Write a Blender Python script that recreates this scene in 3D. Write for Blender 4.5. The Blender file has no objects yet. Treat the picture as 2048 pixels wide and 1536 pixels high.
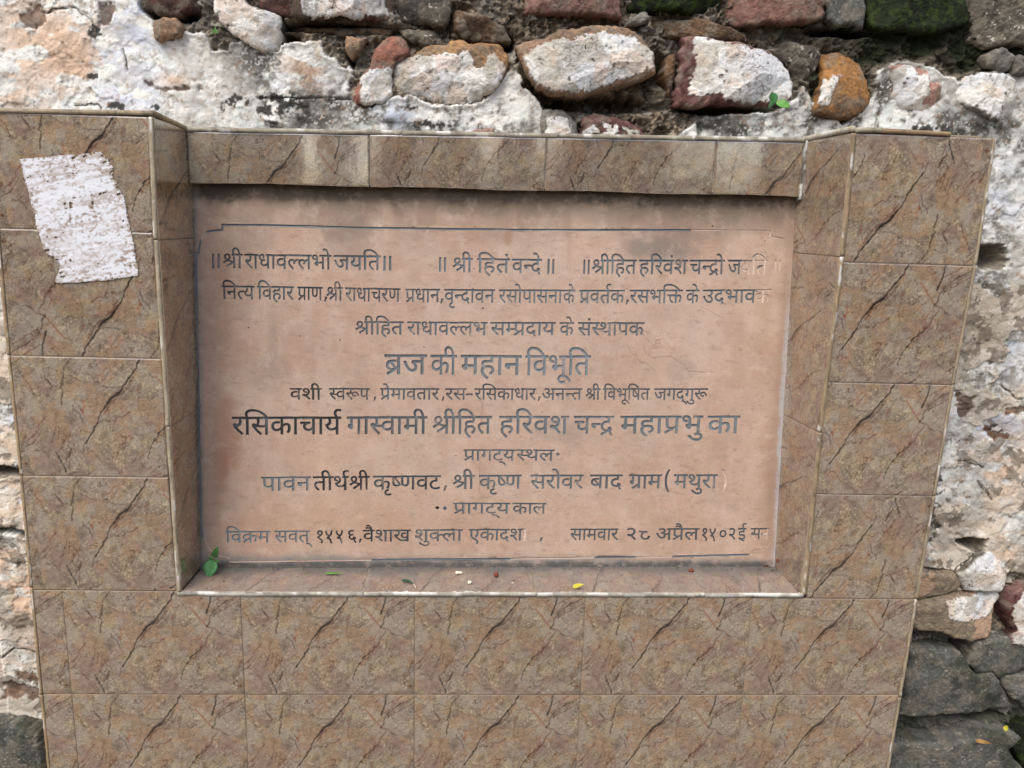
# Inscribed sandstone slab in a tiled surround built against an old limewashed rubble wall.
import bpy,bmesh,math,mathutils
import numpy as np
from mathutils import Vector,Matrix,Euler,noise
SUN_ELEV,SUN_AZIM,SUN_STR,SUN_ANGLE=54,30,.9,40
SKY_STR,EXPOSURE=.15,0.55
RES=.0017
SLOPE=.06/.67
CAM_POS=(0.6542,-1.2640,0.6357)
CAM_AXES=((0.99862,-0.04317,0.02999),(-0.02057,0.20391,0.97877),(-0.04837,-0.97804,0.20274))
CAM_LENS=27.426
BARE=[[(83, 1024), (84, 963), (99, 956), (106, 947), (103, 934), (108, 921), (136, 918), (151, 933), (174, 936), (190, 927), (198, 909), (220, 909), (233, 921), (265, 923), (274, 911), (308, 911), (312, 921), (344, 927), (382, 926), (387, 906), (405, 904), (416, 890), (430, 892), (437, 874), (424, 849), (435, 834), (448, 822), (486, 833), (527, 847), (570, 834), (607, 834), (656, 839), (677, 863), (708, 897), (717, 895), (731, 865), (762, 837), (768, 817), (796, 771), (991, 778), (1025, 813), (1046, 826), (1103, 837), (1162, 841), (1183, 846), (1208, 862), (1223, 891), (1256, 838), (1302, 827), (1348, 862), (1354, 917), (1388, 936), (1442, 933), (1481, 913), (1505, 906), (1552, 924), (1663, 920), (1633, 1090)], [(1553, -25), (1600, -27), (1637, -32), (1665, -2), (1674, 31), (1688, 39), (1688, 20), (1681, -4), (1653, -34), (1629, -51), (1653, -73), (1690, -70), (1732, -75), (1745, -55), (1747, -34), (1831, -38), (1945, -685), (1493, -681), (1540, -202)], [(1581, 619), (1605, 625), (1632, 623), (1643, 595), (1639, 574), (1612, 580), (1593, 579), (1582, 598)], [(-348, -346), (-272, -354), (-225, -363), (-178, -379), (-193, -665), (-383, -663)], [(-257, 162), (-220, 165), (-185, 158), (-179, 147), (-205, 140), (-259, 138)], [(-269, 44), (-232, 47), (-192, 32), (-187, 22), (-234, 27), (-271, 29)], [(1623, 41), (1656, 45), (1688, 41), (1685, 13), (1655, 17)]]
FLAKES=[[(1588, 339), (1611, 336), (1624, 328), (1616, 303), (1612, 283), (1598, 290)], [(1647, 279), (1667, 267), (1693, 261), (1698, 249), (1675, 247), (1659, 257)], [(1684, 311), (1717, 315), (1750, 309), (1720, 298), (1690, 299)], [(15, 974), (42, 973), (43, 958), (31, 936), (17, 937), (16, 957)], [(75, 861), (103, 844), (136, 843), (178, 847), (179, 842), (132, 839), (103, 839), (83, 851)], [(506, 862), (529, 857), (549, 864), (546, 856), (529, 850), (508, 857)], [(-114, 949), (-92, 971), (-70, 957), (-70, 938), (-87, 929), (-111, 932)], [(-265, -285), (-237, -291), (-195, -302), (-195, -329), (-230, -318), (-269, -324)], [(-244, -258), (-206, -263), (-193, -283), (-236, -280)]]
WCRACKS=[[(-71, 953), (-61, 959), (-28, 965), (-8, 956), (14, 933)], [(-36, 810), (-20, 812), (1, 811), (7, 805)], [(271, 832), (346, 835), (388, 836)], [(393, 835), (431, 835)], [(675, 863), (658, 846), (637, 836), (585, 832)], [(1560, -22), (1589, -24), (1633, -30), (1659, -4), (1665, 9)], [(1668, 358), (1684, 344), (1701, 331), (1715, 330)], [(1607, 202), (1637, 200), (1665, 188)], [(-260, -231), (-239, -213), (-211, -215), (-193, -222)], [(49, 903), (54, 884), (55, 868)], [(1653, 162), (1672, 141), (1685, 126)]]
BLOBS=[(6, 925, 13, 9, 'mold', 1), (-4, 858, 13, 6, 'mold', 0.9), (34, 809, 13, 7, 'mold', 1.2), (101, 809, 9, 6, 'mold', 1), (-62, 844, 28, 7, 'mold', 0.5), (231, 822, 23, 17, 'mold', 1.1), (307, 817, 55, 28, 'mold', 1.0), (281, 908, 41, 46, 'grey', 0.9), (362, 810, 55, 32, 'grey', 1), (431, 821, 73, 32, 'grey', 1), (482, 802, 55, 28, 'grey', 0.7), (603, 815, 110, 37, 'grey', 0.9), (568, 797, 73, 13, 'mold', 0.7), (655, 800, 64, 23, 'grey', 0.9), (733, 811, 46, 28, 'grey', 0.5), (372, 848, 15, 37, 'mold', 0.45), (533, 827, 28, 18, 'mold', 0.6), (297, 881, 23, 23, 'grey', 0.6), (1087, 811, 110, 23, 'grey', 1), (981, 801, 55, 18, 'mold', 0.9), (1042, 814, 37, 11, 'mold', 0.7), (1238, 837, 55, 41, 'grey', 1.0), (1218, 849, 37, 17, 'mold', 0.4), (1374, 834, 119, 41, 'grey', 1.1), (1495, 821, 110, 41, 'grey', 1.0), (1369, 876, 46, 55, 'grey', 0.9), (1492, 838, 55, 37, 'grey', 0.8), (1608, 808, 55, 55, 'grey', 0.8), (1449, 821, 55, 9, 'mold', 1), (1572, 832, 37, 11, 'mold', 0.8), (1606, 764, 55, 55, 'grey', 0.3), (1597, 675, 37, 28, 'grey', 0.9), (1584, 697, 18, 9, 'mold', 0.5), (1612, 640, 37, 37, 'grey', 0.6), (1597, 520, 46, 37, 'grey', 1.2), (1591, 529, 37, 18, 'mold', 0.7), (1601, 434, 41, 64, 'mold', 0.75), (1598, 425, 64, 92, 'grey', 1.3), (1584, 386, 28, 46, 'mold', 0.9), (1603, 482, 28, 37, 'mold', 0.6), (1667, 269, 18, 13, 'mold', 0.8), (1643, 258, 28, 13, 'mold', 0.4), (1576, 135, 24, 55, 'mold', 0.7), (1587, 166, 28, 55, 'grey', 0.8), (1577, 72, 24, 37, 'mold', 1.1), (1675, 152, 23, 18, 'grey', 0.9), (1577, 196, 18, 28, 'mold', 0.5), (1570, -35, 18, 9, 'mold', 1), (-222, 153, 41, 13, 'mold', 1.4), (-196, 139, 18, 11, 'mold', 0.9), (-185, 114, 15, 23, 'mold', 0.5), (-223, 44, 55, 9, 'mold', 1.0), (-195, 9, 13, 23, 'mold', 1.3), (-203, -36, 18, 14, 'mold', 1), (-211, 258, 18, 11, 'mold', 0.6), (-251, -329, 46, 11, 'mold', 0.9), (-200, -199, 18, 7, 'mold', 0.6), (-58, 899, 55, 46, 'peach', 1), (-114, 909, 37, 83, 'peach', 0.7), (-138, 821, 37, 18, 'peach', 0.6), (-43, 880, 46, 28, 'peach', 1), (133, 855, 18, 7, 'peach', 0.7), (355, 879, 28, 32, 'peach', 0.8), (-195, 329, 37, 73, 'peach', 0.5), (-204, 196, 28, 46, 'peach', 0.7), (-210, 89, 46, 46, 'peach', 0.7), (-219, -52, 55, 101, 'peach', 1.3), (-213, -135, 55, 73, 'peach', 1), (-233, -242, 37, 28, 'peach', 0.4), (1698, 168, 46, 55, 'peach', 0.9), (1641, 177, 37, 55, 'peach', 0.5), (1664, 94, 46, 28, 'peach', 1), (1606, 3, 46, 28, 'peach', 0.7), (1729, 10, 46, 46, 'peach', 0.8), (1624, -51, 37, 18, 'peach', 0.9), (1728, -45, 28, 28, 'peach', 0.6), (1668, 259, 28, 28, 'peach', 0.4), (75, 924, 37, 55, 'blue', 0.8), (39, 883, 46, 28, 'blue', 0.6), (60, 828, 55, 18, 'blue', 0.8), (508, 807, 28, 23, 'blue', 0.9), (380, 872, 28, 23, 'blue', 0.5), (279, 860, 28, 13, 'blue', 0.6), (1665, 465, 37, 55, 'blue', 0.9), (1658, 289, 46, 46, 'blue', 0.9), (1616, 703, 37, 46, 'blue', 0.5), (1700, 126, 23, 28, 'blue', 0.5), (-202, 263, 28, 28, 'blue', 0.6), (-207, 114, 28, 13, 'blue', 0.8), (-239, -167, 37, 23, 'blue', 0.6)]
HOLES=[(854, 845, 119, 13), (749, 853, 31, 28), (960, 894, 20, 37), (399, 951, 110, 8), (1085, 842, 78, 8), (686, 938, 24, 13), (327, 930, 18, 11), (432, 914, 7, 28), (1609, 599, 24, 24), (1654, 28, 24, 11), (1739, -105, 13, 37), (1694, -201, 28, 15), (1579, -177, 37, 8), (1692, -363, 101, 7), (1772, -189, 37, 7), (126, 961, 46, 9), (-204, 153, 37, 9), (-215, 31, 46, 7), (1284, 978, 55, 7)]
STONES=[([(88, 999), (181, 1003), (178, 968), (142, 959), (106, 960), (92, 970)], None, 'redbrown', 4, 'dark red stone end in the broken plaster'),
([(111, 946), (126, 952), (146, 952), (155, 937), (150, 925), (132, 919), (119, 913), (108, 923)], None, 'tan', -12, 'small round beige lump of mortar'),
([(207, 964), (214, 1004), (246, 1006), (261, 981), (279, 973), (315, 965), (318, 939), (311, 909), (286, 904), (267, 914), (231, 934), (218, 949)], [(200, 965), (210, 1012), (255, 1014), (266, 982), (279, 975), (318, 967), (322, 939), (315, 904), (286, 900), (267, 910), (231, 931), (211, 947)], 'grey', -8, 'white limewashed rock with an angular lower edge'),
([(281, 976), (281, 1015), (509, 1024), (505, 964), (465, 965), (440, 960), (421, 964), (394, 959), (361, 960), (316, 965), (287, 972)], [(363, 1026), (517, 1032), (494, 1001), (491, 989), (499, 973), (471, 969), (451, 963), (426, 967), (397, 961), (366, 962), (352, 979)], 'redbrown', -14, 'long flat block with limewash over red stone'),
([(318, 962), (361, 956), (396, 953), (505, 958), (500, 942), (434, 939), (384, 943), (319, 945)], None, 'brown', 22, None),
([(509, 1017), (607, 1021), (605, 990), (598, 961), (573, 959), (552, 963), (536, 960), (517, 964), (509, 978)], None, 'speck', -2, 'dark pebbly stone with white specks'),
([(509, 956), (576, 956), (589, 938), (568, 927), (534, 932), (517, 945)], None, 'gravel', 10, None),
([(605, 988), (647, 985), (672, 973), (695, 962), (706, 939), (673, 934), (627, 939), (605, 954)], None, 'brown', 2, 'rough crumbling brown stone'),
([(424, 937), (464, 936), (452, 919), (437, 903), (426, 906)], None, 'tan', -4, 'small triangular tan stone'),
([(492, 941), (516, 941), (527, 928), (536, 913), (513, 906), (505, 891), (502, 867), (505, 843), (483, 831), (456, 823), (441, 828), (435, 840), (443, 861), (456, 881), (474, 914)], [(461, 881), (471, 887), (496, 886), (517, 884), (517, 811), (453, 828), (444, 845), (451, 857), (448, 869)], 'red', -2, 'brick red stone half covered in limewash'),
([(502, 895), (510, 907), (536, 915), (559, 930), (606, 936), (656, 934), (686, 932), (702, 913), (702, 895), (689, 875), (675, 855), (639, 835), (586, 831), (560, 840), (527, 845), (509, 845), (500, 867)], [(496, 887), (507, 901), (521, 908), (547, 910), (559, 908), (589, 918), (612, 914), (631, 917), (641, 906), (646, 895), (660, 895), (664, 913), (674, 919), (689, 908), (697, 894), (688, 870), (675, 845), (637, 830), (586, 826), (560, 835), (517, 838), (496, 851)], 'ochre', -3, 'limewashed stone with an orange upper rim'),
([(707, 929), (750, 940), (791, 956), (863, 969), (881, 970), (901, 965), (919, 962), (930, 947), (949, 931), (959, 895), (934, 883), (894, 872), (864, 860), (817, 850), (788, 850), (752, 860), (738, 876), (720, 910)], [(732, 924), (759, 933), (813, 939), (825, 946), (863, 957), (876, 952), (920, 949), (926, 939), (949, 931), (957, 904), (929, 893), (894, 880), (830, 859), (791, 856), (751, 866), (738, 880), (726, 906)], 'tan', -30, 'largest white limewashed boulder jutting over a dark hollow'),
([(1001, 956), (1011, 959), (1027, 958), (1071, 951), (1104, 946), (1148, 942), (1162, 935), (1181, 923), (1195, 909), (1202, 891), (1204, 862), (1183, 853), (1157, 850), (1080, 847), (1014, 841), (994, 842), (989, 852), (997, 902)], [(1021, 955), (1028, 959), (1042, 950), (1054, 952), (1081, 944), (1117, 939), (1148, 937), (1175, 925), (1193, 909), (1202, 864), (1183, 859), (1133, 855), (1080, 853), (1071, 862), (1036, 862), (1013, 860), (1015, 882), (1021, 911), (1017, 939)], 'maroon', -22, 'white limewashed block with a maroon left edge'),
([(975, 927), (992, 934), (993, 902), (988, 856), (981, 868), (975, 893)], None, 'brown', 2, None),
([(933, 973), (948, 990), (982, 989), (1025, 989), (1069, 981), (1114, 967), (1142, 954), (1116, 950), (1054, 956), (1002, 958), (941, 962)], None, 'brown', 2, 'crumbling brown bar of stone'),
([(724, 1026), (891, 1033), (891, 983), (850, 984), (769, 985), (727, 984)], None, 'redbrick', -8, 'weathered red brick at the top edge'),
([(911, 1033), (1069, 1040), (1068, 998), (1008, 997), (947, 999), (906, 1001)], None, 'moss', -2, 'green black mossy block'),
([(1075, 1040), (1239, 1047), (1246, 1003), (1234, 991), (1208, 986), (1144, 985), (1095, 980), (1078, 987)], None, 'redbrick', -6, 'dark red brick beside the mossy blocks'),
([(1242, 1047), (1317, 1050), (1320, 985), (1278, 987), (1250, 992)], None, 'slate', -2, 'dark grey block between brick and moss'),
([(1321, 1051), (1480, 1057), (1503, 1022), (1503, 998), (1465, 985), (1412, 980), (1341, 981), (1324, 987)], None, 'moss', -10, 'largest moss covered dark block'),
([(1489, 1058), (1621, 1063), (1639, 963), (1579, 969), (1549, 960), (1521, 967), (1503, 994)], None, 'gravel', -2, 'grey pitted stone at the upper right'),
([(930, 1001), (907, 986), (898, 970), (932, 975), (948, 992)], None, 'grey', 8, None),
([(1249, 941), (1280, 941), (1303, 934), (1323, 922), (1328, 906), (1339, 877), (1341, 859), (1332, 848), (1320, 835), (1302, 831), (1270, 836), (1247, 839), (1241, 849), (1248, 870), (1253, 903)], [(1244, 903), (1258, 897), (1266, 904), (1288, 906), (1274, 886), (1265, 871), (1267, 852), (1257, 852), (1231, 861), (1227, 894)], 'ochre2', -10, 'rounded ochre stone with a white splash'),
([(1156, 944), (1185, 957), (1220, 955), (1248, 944), (1254, 928), (1247, 911), (1220, 894), (1207, 889), (1201, 905), (1181, 925)], None, 'gravel', -2, 'grey lump of pebbly mortar'),
([(1373, 924), (1388, 934), (1408, 934), (1444, 927), (1451, 902), (1475, 899), (1482, 877), (1484, 858), (1469, 850), (1437, 853), (1409, 857), (1393, 865), (1384, 879)], [(1376, 916), (1409, 934), (1419, 913), (1444, 914), (1448, 877), (1444, 865), (1475, 856), (1471, 846), (1438, 848), (1410, 853), (1388, 862), (1376, 879)], 'pink', -3, 'pink stone with a white limewashed face'),
([(1500, 904), (1512, 915), (1540, 921), (1575, 919), (1606, 912), (1611, 892), (1615, 858), (1612, 841), (1593, 836), (1565, 839), (1540, 854), (1505, 869), (1499, 883)], [(1490, 904), (1510, 919), (1539, 924), (1578, 923), (1611, 915), (1621, 854), (1608, 848), (1586, 843), (1564, 846), (1543, 859), (1506, 866), (1493, 883)], 'grey', -4, 'whitened grey stone at the right edge'),
([(1541, 951), (1567, 967), (1591, 949), (1589, 924), (1570, 922), (1546, 931)], None, 'grey', -6, 'small angular grey stone'),
([(1589, 947), (1627, 952), (1633, 917), (1597, 919)], None, 'grey', -4, None),
([(827, 776), (831, 818), (844, 827), (875, 823), (912, 815), (943, 805), (958, 780)], [(826, 772), (836, 795), (855, 804), (877, 811), (908, 804), (930, 799), (949, 776)], 'maroon', -6, 'maroon stone dusted white just above the lintel'),
([(763, 828), (784, 833), (810, 825), (825, 809), (824, 776), (771, 774), (762, 803)], [(772, 815), (810, 821), (817, 775), (764, 774)], 'grey', -8, 'grey round stone left of the maroon one'),
([(642, 789), (655, 797), (677, 795), (686, 779), (638, 778)], None, 'pink', -2, None),
([(1549, -33), (1584, -28), (1627, -30), (1654, -51), (1647, -73), (1627, -76), (1592, -85), (1556, -96)], None, 'tan2', -4, 'tan grey stone beside the pier edge'),
([(1552, -100), (1592, -85), (1639, -75), (1685, -67), (1732, -72), (1739, -86), (1723, -100), (1723, -132), (1715, -160), (1681, -176), (1661, -169), (1620, -158), (1571, -156), (1550, -140)], [(1607, -84), (1653, -75), (1731, -68), (1736, -89), (1716, -111), (1661, -128), (1618, -120)], 'tan2', -18, 'tan stone with peach limewash and a ragged lower lip'),
([(1635, -30), (1674, 3), (1695, 19), (1727, -7), (1737, -45), (1729, -68), (1684, -64), (1651, -64)], [(1613, -19), (1672, 14), (1693, 30), (1741, -7), (1747, -45), (1730, -75), (1652, -73)], 'grey', -14, None),
([(1736, -89), (1755, -61), (1808, -39), (1834, -185), (1791, -186), (1763, -181), (1763, -149), (1746, -116)], [(1749, -100), (1771, -67), (1820, -44), (1846, -194), (1793, -195), (1769, -178), (1767, -149), (1752, -122)], 'maroon', -16, 'pale cream stone with a dark red top'),
([(1553, -195), (1612, -189), (1669, -202), (1683, -228), (1703, -253), (1739, -245), (1759, -272), (1782, -295), (1807, -336), (1728, -342), (1647, -342), (1576, -350), (1549, -344), (1551, -284)], None, 'slate', -16, 'large slate grey stone low on the right'),
([(1689, -179), (1752, -165), (1834, -188), (1844, -245), (1766, -253), (1755, -264), (1734, -245), (1703, -250), (1683, -224)], None, 'slate', -10, 'upper slate stone beside the cream stone'),
([(1760, -259), (1844, -241), (1864, -356), (1796, -312), (1771, -286)], None, 'slate', -14, None),
([(1535, -403), (1638, -394), (1757, -356), (1800, -374), (1773, -394), (1787, -424), (1861, -500), (1878, -600), (1544, -597)], None, 'slate', -38, 'broad slate slab at the bottom right'),
([(1788, -392), (1869, -356), (1912, -600), (1876, -525)], None, 'moss', -20, None),
([(-324, -353), (-266, -351), (-219, -358), (-184, -373), (-181, -584), (-348, -583)], None, 'slate', -30, 'dark grey stone at the foot of the wall on the left')]
BORDER=[[[(2065, 6189), (2719, 6204), (4289, 6207), (5169, 6220), (6945, 6251), (8741, 6296), (10376, 6344)], [(2065, 6189), (2068, 6098), (1894, 6080), (1790, 6055)], [(1693, 5905), (1664, 5791), (1654, 5678), (1597, 5685), (1595, 5345), (1596, 4508), (1594, 3072), (1593, 1229), (1606, 523)]], [[(4699, 127), (5784, 152), (7280, 181)], [(5784, 151), (7280, 179)], [(8885, 217), (9645, 235)], [(10362, 252), (11273, 286), (11822, 306)]], [[(10412, 6345), (11108, 6362), (11807, 6378)], [(11844, 6379), (11859, 6281), (12094, 6234)], [(1790, 6055), (1729, 5993), (1693, 5905)], [(2097, 65), (2652, 77), (3384, 99), (4699, 127)], [(7280, 181), (8885, 217), (10362, 252)], [(11822, 306), (11880, 316), (11886, 375), (12087, 407), (12180, 467), (12233, 546)], [(1661, 552), (1676, 401), (1747, 287), (1926, 175), (2098, 139)]]]
HAIR=[[(9646, 4377), (9742, 4306), (9819, 4243), (9878, 4345), (9998, 4367)], [(9373, 4699), (9501, 4519), (9644, 4413)], [(9624, 4248), (9678, 4084), (9801, 4022), (9940, 4034)], [(9940, 4034), (10124, 4057), (10268, 3968), (10412, 3897), (10494, 3760)], [(10492, 3788), (10698, 3774), (10979, 3770)], [(9477, 4024), (9573, 3953), (9714, 3900), (9859, 3774)], [(9329, 4241), (9400, 4096), (9522, 4044)], [(9833, 4326), (9905, 4364), (9927, 4292), (9854, 4272), (9833, 4326)], [(10633, 4985), (10823, 4898), (11014, 4794)], [(9499, 4565), (9735, 4452)], [(6700, 3127), (6695, 2942), (6682, 2709)], [(6679, 1961), (6675, 1725), (6672, 1441)]]
SBLOBS=[(9846, 5973, 712, 249, 'g', 0.8), (10106, 6265, 801, 178, 'g', 0.5), (11280, 6549, 801, 267, 'g', 0.4), (9182, 6574, 1068, 196, 'g', 0.35), (2273, 5363, 534, 534, 'r', 0.35), (2001, 4695, 222, 1068, 'r', 0.5), (2051, 2349, 267, 712, 'r', 0.9), (1950, 1607, 196, 534, 'r', 0.9), (3755, 2286, 534, 534, 'o', 0.35), (4300, 1266, 801, 534, 'o', 0.35), (3023, 776, 1068, 445, 'o', 0.5), (5222, 708, 2670, 356, 'o', 0.4), (9912, 666, 1780, 356, 'o', 0.4), (2543, 6025, 445, 356, 'g', 0.25), (4114, 6333, 534, 356, 'd', 0.4), (4290, 5989, 356, 534, 'g', 0.35), (7083, 6115, 89, 160, 'b', 0.6), (6704, 2942, 44, 356, 'b', 0.25), (2868, 3642, 356, 356, 'g', 0.25), (2917, 4093, 107, 534, 'g', 0.3), (10666, 4364, 534, 1068, 'p', 0.35), (11726, 2327, 534, 1780, 'p', 0.4), (12138, 1855, 222, 1424, 'r', 0.4), (7880, 5023, 2670, 1068, 'p', 0.3), (6099, 3620, 1780, 1068, 'p', 0.2), (10323, 3803, 267, 222, 'g', 0.25), (8141, 2643, 534, 222, 'g', 0.2), (3404, 4105, 712, 356, 'g', 0.12)]
DIAMONDS=[(8119, 2182), (6048, 1133)]
PITS=[(5907, 1140), (8059, 1164), (4495, 2964), (7798, 2972), (6234, 2132), (5621, 4120), (11693, 373), (11778, 237), (11093, 5033), (2497, 4397), (4115, 4211), (6406, 5538), (6459, 5602), (6495, 5549), (6430, 5245), (6485, 5193), (6672, 4848), (1773, 3212), (11764, 6189), (11723, 6241), (5116, 2216), (10783, 6428), (3751, 452), (3405, 4266)]
DARKPITS=(0,9,10,11,12,13,14,15,16,17,18,19,20,21,22,23)
PAPER=[(-440, 7082), (-45, 7125), (404, 7176), (780, 7233), (865, 7177), (902, 7068), (971, 6996), (933, 6884), (987, 6797), (1038, 6679), (1084, 6576), (1107, 6366), (1138, 6154), (1193, 5835), (1208, 5603), (1245, 5347), (942, 5300), (670, 5262), (322, 5229), (-86, 5202), (-28, 5336), (23, 5493), (-74, 5606), (-188, 5680), (-232, 5870), (-265, 6006), (-303, 6247), (-369, 6657)]
SEEDL=(0.1847, 0.029, 0.002)
LEAFG=(0.407, 0.0653, 0.002)
POD=(0.5457, 0.0278, 0.002)
G1=(0.6335, 0.0677, 0.002)
G2=(0.6531, 0.0297, 0.002)
BERRY=(0.7011, 0.0587, 0.002)
SEEDB=(1.0676, 0.0806, 0.002)
SEEDD=(1.2171, 0.1031, 0.002)
YLEAF=(0.8464, 0.0098, 0.002)
G3=(0.7301, 0.0311, 0.002)
JDROP=(1.2332, 0.09, 0.0246)
SPROUT=(1.1644, 0.135, 0.8523)
SPROUT2=(0.2041, 0.18, 0.9365)
SCRAP=(1.7361, 0.1, -0.3291)
SCRAP2=(1.6826, 0.09, -0.3492)
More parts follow.
